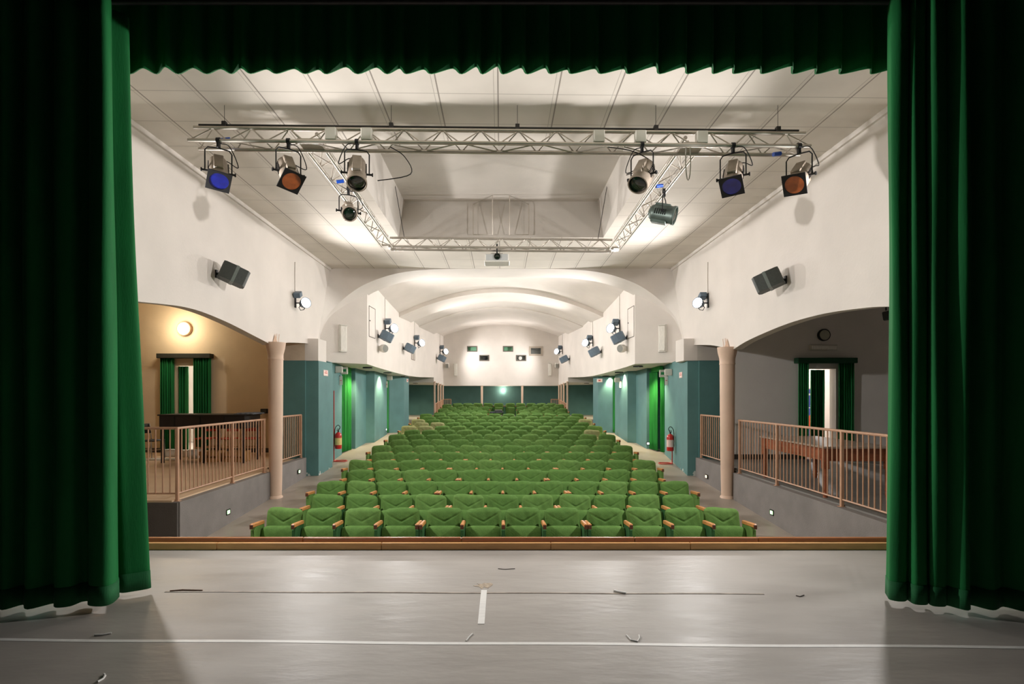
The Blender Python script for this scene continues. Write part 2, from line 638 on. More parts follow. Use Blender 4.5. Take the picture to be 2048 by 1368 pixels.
for sgn, nm in ((-1, 'wall_arch_left'), (1, 'wall_arch_right')):
    f = MB()
    outer, inner = [], []
    for i, (l, z) in enumerate(PROFS):
        t = i / (len(PROFS) - 1)
        inner.append((sgn * l, ARCHY, z))
        if t < 0.45:                                              # up the corner line
            zz = 2.45 + (CEIL - 2.45) * (t / 0.45)
            outer.append((sgn * W, corner_y(zz), zz))
        else:
            u = (t - 0.45) / 0.55
            outer.append((sgn * W * (1 - u), ARCHY, CEIL))
    f.sheet([outer, inner])
    f.sheet([inner, [(x, 15.85, z) for x, y, z in inner]])         # intrados
    f.sheet([[(x, 15.85, z) for x, y, z in inner], [(x * 1.0, 15.86, CAMZ + 5.2) for x, y, z in inner]])
    struct(nm, f, PLASTER)

# nave walls (upper, white) in plan: half width, depth, bottom z, light fall of the lower edge
NAVE = [(5.08, 14.74, CAMZ + .94), (4.0, 15.68, CAMZ + .94), (3.96, 16.7, CAMZ + .90), (3.92, 18.06, CAMZ + .867), (3.85, 19.8, CAMZ + .828),
        (3.74, 21.3, CAMZ + .794), (3.65, 23.4, CAMZ + .82), (3.39, 26.5, CAMZ + .912)]
NAVE2 = [(3.39, 26.5, CAMZ + .69), (3.2, 29.2, CAMZ + .55)]
KV = .063


def vault_zc(y):
    return interp([(15.85, 4.5), (19.8, 4.04), (19.801, 3.89), (21.7, 3.89), (21.701, 4.06), (23.4, 3.93), (23.401, 3.90), (26.5, 3.82), (26.501, 3.97), (29.2, 3.93)], y)


VLINES = [(15.84, 4.5), (17.0, 4.36), (18.4, 4.2), (19.8, 4.04), (19.8, 3.89), (21.7, 3.89), (21.7, 4.06), (23.4, 3.93), (23.4, 3.89), (26.5, 3.82), (26.5, 3.97), (29.25, 3.93)]
f = MB()
rows = []
for y, zc in VLINES:
    rows.append([(l, y, CAMZ + zc - KV * l * l) for l in [(-4.3 + 8.6 * i / 40) for i in range(41)]])
f.sheet(rows)
struct('ceiling_nave', f, PLASTER)

for sgn, nm in ((-1, 'wall_nave_left'), (1, 'wall_nave_right')):
    f = MB()
    for poly in (NAVE, NAVE2):
        bot, top = [], []
        for (a, b) in zip(poly, poly[1:]):
            n = 8
            for k in range(n + 1):
                t = k / n
                l, y, z = [a[i] + (b[i] - a[i]) * t for i in range(3)]
                bot.append((sgn * l, y, z))
                zt = CAMZ + vault_zc(max(y, 15.85)) - KV * l * l + .3
                if y < 15.7:
                    zt = prof_z(l) + .25
                top.append((sgn * l, y, zt))
        f.sheet([bot, top])
        # soffit out to the aisle wall
        f.sheet([bot, [(sgn * 5.6, y, z if poly is NAVE else CAMZ + .66) for x, y, z in bot]])
    # the lower beam at the back of the aisle
    f.quad((sgn * 3.39, 26.5, CAMZ + .912), (sgn * 5.6, 26.5, CAMZ + .912), (sgn * 5.6, 26.5, CAMZ + .66), (sgn * 3.39, 26.5, CAMZ + .66))
    f.quad((sgn * 3.2, 29.2, CAMZ + .60), (sgn * 5.6, 29.2, CAMZ + .66), (sgn * 5.6, 30.7, CAMZ + .62), (sgn * 3.2, 30.7, CAMZ + .60))
    struct(nm, f, PLASTER)

# back bulkhead with its projection openings cut as real holes
BKY = 29.2
DBK = BKY / FPX
holes = [(934, 692, 954.5, 703.5), (958.5, 710, 978.5, 722), (1006, 692, 1026.5, 703.5), (1032, 710, 1052.5, 722), (1058, 692.5, 1085.5, 711.5)]
hx = sorted({-3.25, 3.25} | {(a - CX) * DBK for h in holes for a in (h[0], h[2])})
hz = sorted({CAMZ + .545, CAMZ + 4.0} | {CAMZ + (CY - a) * DBK for h in holes for a in (h[1], h[3])})
f = MB()
for xa, xb in zip(hx, hx[1:]):
    for za, zb in zip(hz, hz[1:]):
        xm, zm = (xa + xb) / 2, (za + zb) / 2
        if any((h[0] - CX) * DBK < xm < (h[2] - CX) * DBK and CAMZ + (CY - h[3]) * DBK < zm < CAMZ + (CY - h[1]) * DBK for h in holes):
            continue
        f.quad((xa, BKY, za), (xb, BKY, za), (xb, BKY, zb), (xa, BKY, zb))
f.quad((-3.25, BKY, CAMZ + .545), (3.25, BKY, CAMZ + .545), (3.25, 30.7, CAMZ + .545), (-3.25, 30.7, CAMZ + .545))
struct('wall_back', f, PLASTER)
f = MB()
f.quad((-5.6, 30.6, .3), (5.6, 30.6, .3), (5.6, 30.6, 2.4), (-5.6, 30.6, 2.4))
struct('wall_back_lower', f, TEAL)

# teal aisle walls, zigzag in plan, with two curtained doorways each side
TEALA_L = [(5.45, 13.02), (4.86, 13.02), (4.86, 13.08), (4.56, 13.12), (4.56, 14.2), (4.80, 14.35), (4.88, 16.1), (4.98, 16.12)]
TEALA_R = [(5.45, 13.02), (4.92, 13.02), (4.92, 13.08), (4.66, 13.12), (4.80, 14.3), (5.02, 16.1), (5.06, 16.12)]
TEALA = {-1: TEALA_L, 1: TEALA_R}
TEALB = [(4.98, 17.1), (4.75, 17.12), (4.72, 18.35), (4.45, 18.47), (4.45, 20.5), (4.62, 20.52)]
TEALC = [(4.62, 21.15), (4.5, 21.2), (4.03, 21.8), (4.0, 22.8), (5.4, 22.9), (5.4, 30.6)]
TTOP = CAMZ + .868


def teal_top(l, y):
    return TTOP if y < 14.3 else CAMZ + .95


for sgn, nm in ((-1, 'wall_aisle_left'), (1, 'wall_aisle_right')):
    f = MB()
    for poly in (TEALA[sgn], TEALB, TEALC):
        bot = [(sgn * l, y, floorz(y) - .05) for l, y in poly]
        top = [(sgn * l, y, teal_top(l, y)) for l, y in poly]
        f.sheet([bot, top])
    # backs of the doorways
    for (ya, yb, xb, xn, xf) in ((16.13, 17.09, 5.6, 4.98 if sgn < 0 else 5.06, 4.98), (20.53, 21.14, 5.2, 4.62, 4.62)):
        f.quad((sgn * xb, ya, -.6), (sgn * xb, yb, -.6), (sgn * xb, yb, 2.6), (sgn * xb, ya, 2.6))
        f.quad((sgn * xb, ya, -.6), (sgn * xn, ya, -.6), (sgn * xn, ya, 2.6), (sgn * xb, ya, 2.6))
        f.quad((sgn * xb, yb, -.6), (sgn * xf, yb, -.6), (sgn * xf, yb, 2.6), (sgn * xb, yb, 2.6))
    struct(nm, f, TEAL, smooth=0)
    f = MB()                                                       # white head of the pier
    f.prism([(sgn * 4.86, 13.06), (sgn * 4.56, 13.1), (sgn * 4.56, 13.7), (sgn * 5.2, 14.6), (sgn * 5.2, 13.06)], TTOP, CAMZ + 1.42)
    struct('trim_3' if sgn < 0 else 'trim_4', f, PLASTER)

# side rooms on their platforms
PZ = -.02
LY, RYB = 14.5, 12.95         # depth of their back walls


def wall_with_hole(mb, y, x0, x1, z0, z1, hx0, hx1, hz1):
    mb.quad((x0, y, z0), (hx0, y, z0), (hx0, y, z1), (x0, y, z1))
    mb.quad((hx1, y, z0), (x1, y, z0), (x1, y, z1), (hx1, y, z1))
    mb.quad((hx0, y, hz1), (hx1, y, hz1), (hx1, y, z1), (hx0, y, z1))
    for hx in (hx0, hx1):
        mb.quad((hx, y, z0), (hx, y + .25, z0), (hx, y + .25, hz1), (hx, y, hz1))
    mb.quad((hx0, y, hz1), (hx1, y, hz1), (hx1, y + .25, hz1), (hx0, y + .25, hz1))


# left platform
f = MB()
f.box((-8.46, 11.25, (PZ - .95) / 2), (7.08, 6.8, .95 + PZ))
struct('floor_left_platform', f, LINO)
f = MB()
f.box((-4.86, (7.85 + 10.95) / 2, (-1.0 - .03) / 2), (.12, 3.1, .94))
f.box((-4.90, (11.2 + 13.0) / 2, (-1.0 - .03) / 2 + .03), (.16, 1.8, 1.0))
struct('wall_left_parapet', f, CONCRETE)
f = MB()
f.box((-8.4, 7.83, (-1.0 - .05) / 2), (7.16, .04, .95))
struct('wall_left_platform_end', f, SHADEDWALL)
LD0, LD1, LDT = (351 - CX) * LY / FPX, (391 - CX) * LY / FPX, CAMZ + 60 * LY / FPX
f = MB()
wall_with_hole(f, LY, -12, -5.4, PZ, 4.6, LD0, LD1, LDT)
f.quad((-12, 5.3, -.9), (-12, LY, -.9), (-12, LY, 4.6), (-12, 5.3, 4.6))
f.quad((-5.45, 13.0, PZ), (-5.45, LY, PZ), (-5.45, LY, 4.6), (-5.45, 13.0, 4.6))
f.quad((-12, 5.3, 4.5), (-4.9, 5.3, 4.5), (-4.9, LY, 4.5), (-12, LY, 4.5))
struct('wall_left_room', f, PLASTER_WARM)
f = MB()
f.quad((-5.5, 13.01, TTOP), (-4.86, 13.01, TTOP), (-4.86, 13.01, 4.5), (-5.5, 13.01, 4.5))
struct('wall_left_pier', f, PLASTER_OLD)
# right platform
f = MB()
f.box((8.46, 9.15, (PZ - .95) / 2), (7.08, 7.65, .95 + PZ))
struct('floor_right_platform', f, GREYLINO)
f = MB()
f.box((4.86, (5.33 + 10.85) / 2, (-1.0 - .03) / 2), (.12, 5.52, .94))
f.box((4.90, (11.1 + 13.0) / 2, (-1.0 - .03) / 2 + .03), (.16, 1.9, 1.0))
struct('wall_right_parapet', f, CONCRETE)
RD0, RD1, RDT = (1612 - CX) * RYB / FPX, (1672 - CX) * RYB / FPX, CAMZ + 53.5 * RYB / FPX
f = MB()
wall_with_hole(f, RYB, 5.4, 12, PZ, 4.6, RD0, RD1, RDT)
f.quad((12, 5.3, -.9), (12, RYB, -.9), (12, RYB, 4.6), (12, 5.3, 4.6))
f.quad((12, 5.3, 4.5), (4.9, 5.3, 4.5), (4.9, RYB, 4.5), (12, RYB, 4.5))
struct('wall_right_room', f, mat('side room plaster', (226, 220, 214), .75, .06, 1.0, .15, 25))
f = MB()
f.quad((5.5, 13.0, TTOP), (4.86, 13.0, TTOP), (4.86, 13.0, 4.5), (5.5, 13.0, 4.5))
struct('wall_right_pier', f, PLASTER_GREY)
f = MB()
for xa, xb, y in ((-12, LD0, LY), (LD1, -5.45, LY)):
    f.box(((xa + xb) / 2, y - .012, PZ + .06), (abs(xb - xa), .02, .12))
struct('baseboard_left', f, SKIRTING)
f = MB()
for xa, xb, y in ((5.45, RD0, RYB), (RD1, 12, RYB)):
    f.box(((xa + xb) / 2, y - .012, PZ + .06), (abs(xb - xa), .02, .12))
struct('baseboard_right', f, SKIRTING)
# lobbies behind the two doors
for nm, x0, x1, y0_ in (('wall_left_lobby', -10.6, -7.4, LY + .25), ('wall_right_lobby', 6.4, 10.4, RYB + .25)):
    f = MB()
    y1_ = y0_ + 3.0
    f.quad((x0, y0_, PZ - .01), (x1, y0_, PZ - .01), (x1, y1_, PZ - .01), (x0, y1_, PZ - .01))
    f.quad((x0, y0_, 3.2), (x1, y0_, 3.2), (x1, y1_, 3.2), (x0, y1_, 3.2))
    f.quad((x0, y1_, PZ), (x1, y1_, PZ), (x1, y1_, 3.2), (x0, y1_, 3.2))
    f.quad((x0, y0_, PZ), (x0, y1_, PZ), (x0, y1_, 3.2), (x0, y0_, 3.2))
    f.quad((x1, y0_, PZ), (x1, y1_, PZ), (x1, y1_, 3.2), (x1, y0_, 3.2))
    struct(nm, f, PLASTER_GREY)

# floor under the doors' thresholds
f = MB()
f.box(((LD0 + LD1) / 2, LY + .12, PZ - .03), (LD1 - LD0, .28, .06))
f.box(((RD0 + RD1) / 2, RYB + .12, PZ - .03), (RD1 - RD0, .28, .06))
struct('floor_threshold', f, LINO)


# ------------------------------------------------------------------ helpers for wall-mounted things
def plan_hit(px, poly, sgn):
    """where the sight line of a pixel column meets a wall given in plan; returns point and inward normal"""
    k = (px - CX) / FPX
    best = None
    for a, b in zip(poly, poly[1:]):
        ax, ay, bx, by = sgn * a[0], a[1], sgn * b[0], b[1]
        den = (bx - ax) - k * (by - ay)
        if abs(den) < 1e-9:
            continue
        t = (k * ay - ax) / den
        if -0.02 <= t <= 1.02:
            x, y = ax + (bx - ax) * t, ay + (by - ay) * t
            tx, ty = bx - ax, by - ay
            n = Vector((-ty, tx, 0)).normalized()
            if n.x * x > 0 and abs(n.x) > .2:
                n = -n
            elif abs(n.x) <= .2 and n.y > 0:
                n = -n
            if best is None or y < best[0].y:
                best = (Vector((x, y, 0)), n)
    return best


HALLW = [(W, 5.3), (W, 14.5)]


def wall_thing(name, label, cat, px, py, poly, sgn, group=None, off=0.0, flip=False):
    p, n = plan_hit(px, poly, sgn)
    z = CAMZ + (CY - py) * p.y / FPX
    loc = p + n * off
    loc.z = z
    return thing(name, label, cat, loc, math.atan2(n.y, n.x) - PI / 2, group), p.y / FPX     # local +Y points into the room


# ------------------------------------------------------------------ theatre seats
def backrest_mesh(seed, m):
    rnd = random.Random(seed)
    NU, NW = 36, 60
    Hb, z0 = .41, .40
    ph = [rnd.uniform(0, 6.28) for _ in range(6)]
    skew = rnd.uniform(-.012, .012)
    vd = rnd.uniform(.004, .012)

    def half(w):
        h = .250 - .012 * w
        if w > .78:
            t = (w - .78) / .22
            h -= .070 * (1 - math.sqrt(max(0, 1 - t ** 2.4)))
        if w < .12:
            h -= .02 * (1 - w / .12)
        return h

    def front(u, w):
        b = .050 * (1 - abs(u) ** 7) * (1 - abs(2 * w - 1) ** 9)
        # V-shaped crease of the sewn cover
        wl = .57 + .27 * abs(u) / .85 if abs(u) < .85 else 9
        d = abs(w - wl)
        b -= vd * math.exp(-(d / .030) ** 2) * (1 - .7 * abs(u))
        b += .003 * math.sin(5 * u + 7 * w + ph[0]) * math.sin(6 * w + ph[1]) + .002 * math.sin(13 * u + 9 * w + ph[2])
        return -b
    tilt = .16
    rows_f, rows_b = [], []
    for j in range(NW + 1):
        w = j / NW
        rf, rb = [], []
        for i in range(NU + 1):
            u = -1 + 2 * i / NU
            x = u * half(w)
            z = z0 + w * Hb - .006 * abs(u) ** 3 * (w > .9) + skew * u * w + .003 * math.sin(4 * u + ph[3]) * w
            yb = tilt * (w - 1) * Hb
            rf.append((x, yb + front(u, w) + .012 * (u * u) ** 2, z))
            rb.append((x * .97, yb + .055 - .02 * (u ** 4) - .03 * (w > .95), z - .004))
        rows_f.append(rf)
        rows_b.append(rb)
    f = MB()
    f.sheet(rows_f)
    f.sheet(rows_b)
    loop = lambda rs: rs[0] + [r[-1] for r in rs[1:]] + rs[-1][-2::-1] + [r[0] for r in rs[-2:0:-1]] + [rs[0][0]]
    f.sheet([loop(rows_f), loop(rows_b)])
    me = f.mesh('backrest', m, 60)
    return me


def cushion_mesh(seed, m):
    """tipped-up seat cushion standing in front of the backrest"""
    rnd = random.Random(seed)
    ph = rnd.uniform(0, 6)
    rows = []
    NP, NX = 22, 10
    for i in range(NX + 1):
        u = -1 + 2 * i / NX
        s_ = 1 - .12 * abs(u) ** 6
        ring = []
        for k in range(NP + 1):
            a = 2 * PI * k / NP
            ca, sa = math.cos(a), math.sin(a)
            ex = 3.2
            cy = math.copysign(abs(ca) ** (2 / ex), ca) * .062 * s_
            cz = math.copysign(abs(sa) ** (2 / ex), sa) * .195 * s_
            cy += .004 * math.sin(5 * u + ph) * (ca < 0) + .12 * cz - .012 * (1 - u * u) * (ca < 0)
            ring.append((u * .232, -.175 + cy, .405 + cz))
        rows.append(ring)
    f = MB()
    f.sheet(rows)
    f.add([p for p in rows[0][:-1]], [tuple(range(NP - 1, -1, -1))])
    f.add([p for p in rows[-1][:-1]], [tuple(range(NP))])
    return f.mesh('seat_cushion', m, 60)


def armrest_mesh():
    f = MB()
    M = Matrix.Translation((0, -.245, .648)) @ Matrix.Rotation(R(-5), 4, 'X')
    f.box((0, 0, 0), (.046, .34, .052), M, ch=.010)
    return f.mesh('armrest', WOOD, 40)


def armend_mesh():
    f = MB()
    f.box((0, -.413, .648), (.044, .012, .058), None, ch=.005)
    return f.mesh('arm_end', WOODEND, 40)


def side_mesh(m):
    f = MB()
    f.prism([(-.385, 0), (-.385, .60), (-.33, .632), (-.085, .61), (-.085, 0)], -.021, .021,
            Matrix(((0, 0, 1, 0), (1, 0, 0, 0), (0, 1, 0, 0), (0, 0, 0, 1))))
    return f.mesh('side_panel', m, 40)


def foot_mesh():
    f = MB()
    f.box((0, -.12, .15), (.40, .04, .04))
    return f.mesh('seat_bracket', BLACKMETAL, 40)


BACKS = [backrest_mesh(s, SEATGREEN if s % 3 else SEATGREEN2) for s in range(6)]
BACKS_F = [backrest_mesh(s, SEATFADED) for s in (11, 12)]
CUSH = [cushion_mesh(s, SEATGREEN) for s in range(3)]
CUSH_F = [cushion_mesh(s, SEATFADED) for s in (9,)]
ARM, ARMEND, SIDE, SIDEG, BRACK = armrest_mesh(), armend_mesh(), side_mesh(SEATSIDE), side_mesh(SEATGREEN2), foot_mesh()
ORD = ['first', 'second', 'third', 'fourth', 'fifth', 'sixth', 'seventh', 'eighth', 'ninth', 'tenth', 'eleventh', 'twelfth', 'thirteenth',
       'fourteenth', 'fifteenth', 'sixteenth', 'seventeenth', 'eighteenth', 'nineteenth', 'twentieth', 'twenty-first']


def seat(x, y, z, row, i, n, left_arm, right_arm, outer_left, outer_right, faded=False):
    look = 'faded olive' if faded else 'green velvet'
    side = 'first from the left' if i == 0 else ('last on the right' if i == n - 1 else ORD[i] + ' from the left')
    t = thing('theatre_seat', '%s theatre seat, %s in the %s row from the stage' % (look, side, ORD[row]), 'seat', (x, y, z), 0,
              'seats of the %s row' % ORD[row])
    rnd = random.Random(row * 37 + i)
    place('backrest', rnd.choice(BACKS_F if faded else BACKS), t)
    place('seat_cushion', rnd.choice(CUSH_F if faded else CUSH), t)
    place('seat_bracket', BRACK, t)
    if left_arm:
        a = place('armrest', ARM, t, (-.265, 0, 0))
        place('arm_end', ARMEND, a)
        place('side_panel', SIDEG if outer_left else SIDE, t, (-.265, 0, 0))
    if right_arm:
        a = place('armrest', ARM, t, (.265, 0, 0))
        place('arm_end', ARMEND, a)
        place('side_panel', SIDEG if outer_right else SIDE, t, (.265, 0, 0))
    return t


PITCH, GAP, XC = .53, .05, .03
FADED = {(10, 0), (10, 1), (12, 0), (12, 11), (9, 10), (11, 0), (11, 1)}
for r in range(15):
    Y = 7.14 + .96 * r
    blocks = (4, 4, 4) if r % 2 == 0 else (4, 3, 4)
    n = sum(blocks)
    width = n * PITCH + 2 * GAP
    x = XC - width / 2 + PITCH / 2
    z = floorz(Y - .2)
    i = 0
    for bi, b in enumerate(blocks):
        for k in range(b):
            seat(x, Y, z, r, i, n, True, k == b - 1, bi == 0 and k == 0, bi == 2 and k == b - 1, (r, i) in FADED)
            x += PITCH
            i += 1
        x += GAP
REAR = [(22.6, .83, -2.90, .78), (23.5, .88, -2.69, .78), (24.4, .943, -2.95, 1.0), (25.2, 1.017, -2.66, .74)]
for r, (Y, zt, xl, xr) in enumerate(REAR):
    z = zt - .81
    for k in range(8):
        x = (xl + PITCH / 2 + k * PITCH) if k < 4 else (xr + PITCH / 2 + (k - 4) * PITCH)
        seat(x, Y, z, 15 + r, k, 8, True, k in (3, 7), k in (0, 4), k in (3, 7))
for k, x in enumerate((-2.67, -2.1, -1.55, 1.78, 2.33, 2.88)):
    seat(x, 26.0, 1.117 - .81, 19, k, 6, True, k in (2, 5), k in (0, 3), k in (2, 5))
for k in range(10):
    seat(-2.24 + k * .53 + (.07 if k > 4 else 0), 26.9, 1.161 - .81, 20, k, 10, True, k == 9 or k == 4, k == 0, k == 9)

# ------------------------------------------------------------------ stage edge and marks on the stage floor
t = thing('stage_edge_rail', 'tan and brown wooden rail along the front edge of the stage', 'rail', (0, 5.28, 0))
f = MB()
xs = [-4.38, -2.85, -1.2, .5, 1.9, 4.38]
for a, b in zip(xs, xs[1:]):
    f.box(((a + b) / 2, 0, .036), (b - a - .004, .035, .072), None, ch=.004)
f.build('lower_board', EDGEWOOD, t)
f = MB()
xs = [-4.38, -2.0, -.4, 1.35, 2.6, 4.38]
for a, b in zip(xs, xs[1:]):
    f.box(((a + b) / 2, .035, .058), (b - a - .003, .034, .116), None, ch=.006)
f.build('upper_board', EDGEBROWN, t)

f = MB()
f.sheet([[(x, 3.345 - .016 * (x + 4) + dy + .006 * math.sin(3.1 * x), .0015) for x in [(-6 + .25 * k) for k in range(49)]] for dy in (-.017, .017)])
tag(f.build('floor_tape', TAPE, smooth=0), 'long white tape line across the whole grey stage floor', 'tape')
f = MB()
f.box((-.135, 3.87, .0012), (.046, .62, .0024))
o = f.build('floor_tape', TAPE)
o.rotation_euler = (0, 0, 0)
tag(o, 'short white tape strip pointing upstage at the centre of the stage', 'tape')
f = MB()
f.sheet([[(x, 4.12 - .01 * x + dy + .004 * math.sin(5 * x), .0012) for x in [(-2.65 + .1 * k) for k in range(48)]] for dy in (-.012, .012)])
tag(solidify(f.build('floor_seam', SEAM), .002), 'thin brown seam line across the middle of the stage floor', 'seam')


def scrap(pts, r, m, label, name='tape_scrap'):
    f = MB()
    Y = [CAMZ / ((py - CY) / FPX) for px, py in pts]
    p3 = [((px - CX) * y / FPX, y, r * 1.02) for (px, py), y in zip(pts, Y)]
    f.tube(p3, r, 6)
    return tag(f.build(name, m), label, 'scrap')


scrap([(189, 1272), (205, 1271), (223, 1268)], .006, TAPE, 'white tape scrap on the dark floor near the left curtain')
scrap([(195, 1366), (206, 1360), (210, 1354), (208, 1350)], .006, TAPE, 'curled white scrap at the bottom left edge of the stage floor')
scrap([(932, 1283), (938, 1275), (945, 1268)], .004, TAPE, 'thin white scrap just upstage of the long tape line, left of centre')
scrap([(1253, 1271), (1262, 1281), (1275, 1284), (1279, 1277), (1278, 1271)], .004, TAPE, 'hook-shaped wire scrap just upstage of the long tape line, right of centre')
scrap([(1592, 1192), (1600, 1194), (1608, 1191)], .004, GREYMARK, 'small dark star-shaped scrap on the stage floor at the right')
scrap([(316, 1096), (325, 1094), (333, 1097)], .010, WHITE, 'small white crumpled scrap against the stage edge rail')
scrap([(1228, 1183), (1240, 1186), (1252, 1188)], .008, TAPE, 'pale torn tape lump on the seam line, right of centre')
f = MB()
rnd = random.Random(5)
gy = CAMZ / ((1171 - CY) / FPX)
ring = [((966 - CX) * gy / FPX + math.cos(k * PI / 9) * rnd.uniform(.03, .10), gy + math.sin(k * PI / 9) * rnd.uniform(.02, .09), .0008) for k in range(18)]
f.add(ring + [(p[0], p[1], .0022) for p in ring], [tuple(range(18, 36))] + [(k, (k + 1) % 18, 18 + (k + 1) % 18, 18 + k) for k in range(18)])
tag(f.build('glue_smear', mat('brown glue', (166, 150, 130), .6, .25, 40), smooth=0), 'ragged brown glue smear above the short tape strip', 'smear')
scrap([(340, 1183), (365, 1181), (405, 1182)], .005, WOODEND, 'dark brown stick lying on the seam line at the left', 'thin_stick')
scrap([(996, 1138), (1010, 1139), (1030, 1138)], .003, GREYMARK, 'dark scuff on the stage floor behind the centre tape', 'scuff_mark')


# ------------------------------------------------------------------ stage curtains
def smooth_path(pts, n=6):
    return [Vector(p) for p in smooth_pts(pts, n)]


def folds(a, b, n, amp, seed):
    rnd = random.Random(seed)
    a, b = Vector(a), Vector(b)
    d = b - a
    nrm = Vector((-d.y, d.x)).normalized()
    out = []
    s = 0
    for i in range(n):
        t0 = (i + .5 + rnd.uniform(-.2, .2)) / n
        out.append(tuple(a + d * t0 + nrm * (amp * (1 if i % 2 else -1) * rnd.uniform(.6, 1.15))))
    return out


def drape(path, z0, z1, shift, wob, nz=24, hem=None):
    rows, hemrows = [], []
    n = len(path)
    for k in range(nz + 1):
        z = z0 + (z1 - z0) * k / nz
        t = k / nz
        row = []
        for i, p in enumerate(path):
            s = i / (n - 1)
            dx, dy = shift(s, t)
            w = wob * math.sin(7 * t + 9 * s) * math.sin(23 * s + 3 * t)
            row.append((p.x + dx, p.y + dy + w, z))
        rows.append(row)
    return rows


def curtain(name, label, path, z0, z1, m, shift=lambda s, t: (0, 0), wob=.01, hem=0.0, hemmat=None, th=.012, cat='curtain', nz=24, group=None):
    rows = drape(path, z0, z1, shift, wob, nz)
    f = MB()
    f.sheet(rows)
    t = thing(name, label, cat, (0, 0, 0), 0, group)
    o = f.build('cloth', m, t, 80)
    solidify(o, th, 0)
    if hem:
        zs = [z0 + .004, z0 + hem]
        g = MB()
        n = len(path)
        rr = []
        for z in zs:
            k = (z - z0) / (z1 - z0) * nz
            k0 = min(int(k), nz - 1)
            u = k - k0
            rr.append([tuple(Vector(rows[k0][i]).lerp(Vector(rows[k0 + 1][i]), u)) for i in range(n)])
        g.sheet(rr)
        solidify(g.build('hem', hemmat, t, 80), th + .008, 0)
    return t


# left house curtain: leading folds turned towards the hall, then dark folds
LP = [(-2.745, 4.11), (-2.76, 4.08), (-2.83, 4.03), (-2.89, 4.00), (-2.98, 4.03), (-2.98, 3.98), (-2.875, 3.94), (-2.835, 3.87), (-2.82, 3.80), (-2.85, 3.76), (-2.95, 3.77), (-3.0, 3.84), (-3.06, 3.83), (-3.08, 3.75), (-3.16, 3.73)]
LP += folds((-3.2, 3.76), (-5.6, 3.58), 26, .055, 3)
curtain('stage_curtain', 'dark green velvet stage curtain hanging at the left of the stage opening', smooth_path(LP, 5), .045, 4.5, VELVET,
        lambda s, t: ((-.15 + .02 * math.sin(5 * t)) * t * max(0, 1 - 4 * s) - .03 * math.sin(3 * t) * max(0, 1 - 6 * s), 0), .012, .14, HEM)
RP = [(2.93, 3.99), (2.885, 3.90), (2.872, 3.865), (2.90, 3.835), (2.95, 3.835), (2.985, 3.865), (2.995, 3.86), (2.985, 3.81), (3.0, 3.79), (3.06, 3.79), (3.095, 3.83), (3.105, 3.82), (3.09, 3.765), (3.105, 3.745), (3.16, 3.745), (3.2, 3.77)]
RP += folds((3.24, 3.74), (5.6, 3.46), 26, .05, 8)
curtain('stage_curtain', 'dark green velvet stage curtain hanging at the right of the stage opening', smooth_path(RP, 5), .045, 4.5, VELVET,
        lambda s, t: ((.015 * math.sin(5 * t)) * max(0, 1 - 5 * s) + .03 * t * max(0, 1 - 5 * s), 0), .012, .14, HEM)
rnd = random.Random(21)
BP, x = [], -3.3
while x < 3.55:
    w = rnd.uniform(.16, .26)
    d = rnd.uniform(.05, .10)
    BP += [(x, 4.42), (x + w * .62, 4.42 - d), (x + w * .80, 4.42 - d * .9)]
    x += w
curtain('curtain_border', 'dark green velvet border with a scalloped lower edge across the stage opening', smooth_path(BP, 4), 4.258, 5.3, VELVET, wob=.004, nz=8)
f = MB()
f.cyl((-4.6, 4.2, 4.70), (4.6, 4.2, 4.70), .022, n=12)
tag(f.build('curtain_batten', STEEL), 'thin metal batten pipe above the green curtain border', 'pipe')

# ------------------------------------------------------------------ columns
for sgn, xc in ((-1, -4.73), (1, 4.75)):
    y = 11.02
    zb = floorz(y)
    ztop = 2.60 if sgn < 0 else 2.50
    t = thing('support_column', 'beige round column with a flared capital at the %s parapet' % ('left' if sgn < 0 else 'right'), 'column', (xc, y, zb))
    h = ztop - zb
    f = MB()
    f.lathe([(.118, 0), (.128, .4), (.142, 1.4), (.15, h - .30)], 28)
    f.build('shaft', COLUMN, t)
    f = MB()
    f.lathe([(.158, h - .30), (.158, h - .28), (.152, h - .27), (.155, h - .18), (.185, h - .06), (.20, h + .06)], 28)
    f.build('capital', COLUMN, t)
    f = MB()
    # pointed fin and two thin rods that run from the capital up on to the wall
    xw = -xc + sgn * (W - .012)
    f.add([(xw, -.05, h - .02), (xw, .13, h - .02), (xw, .10, h + .26), (xw - sgn * .13, .02, h - .12), (xw - sgn * .13, .07, h - .12)],
          [(0, 1, 2), (0, 2, 3), (1, 4, 2), (2, 4, 3), (0, 3, 4, 1)])
    for dy in (.12, .24):
        f.cyl((xw, dy, h - .1), (xw - sgn * .006, dy + .06, h + .27), .006, n=6)
    f.build('fin', COLUMN, t)
    f = MB()
    f.lathe([(.15, -.03), (.14, .03), (.12, .05)], 28)
    f.build('base', COLUMN, t)

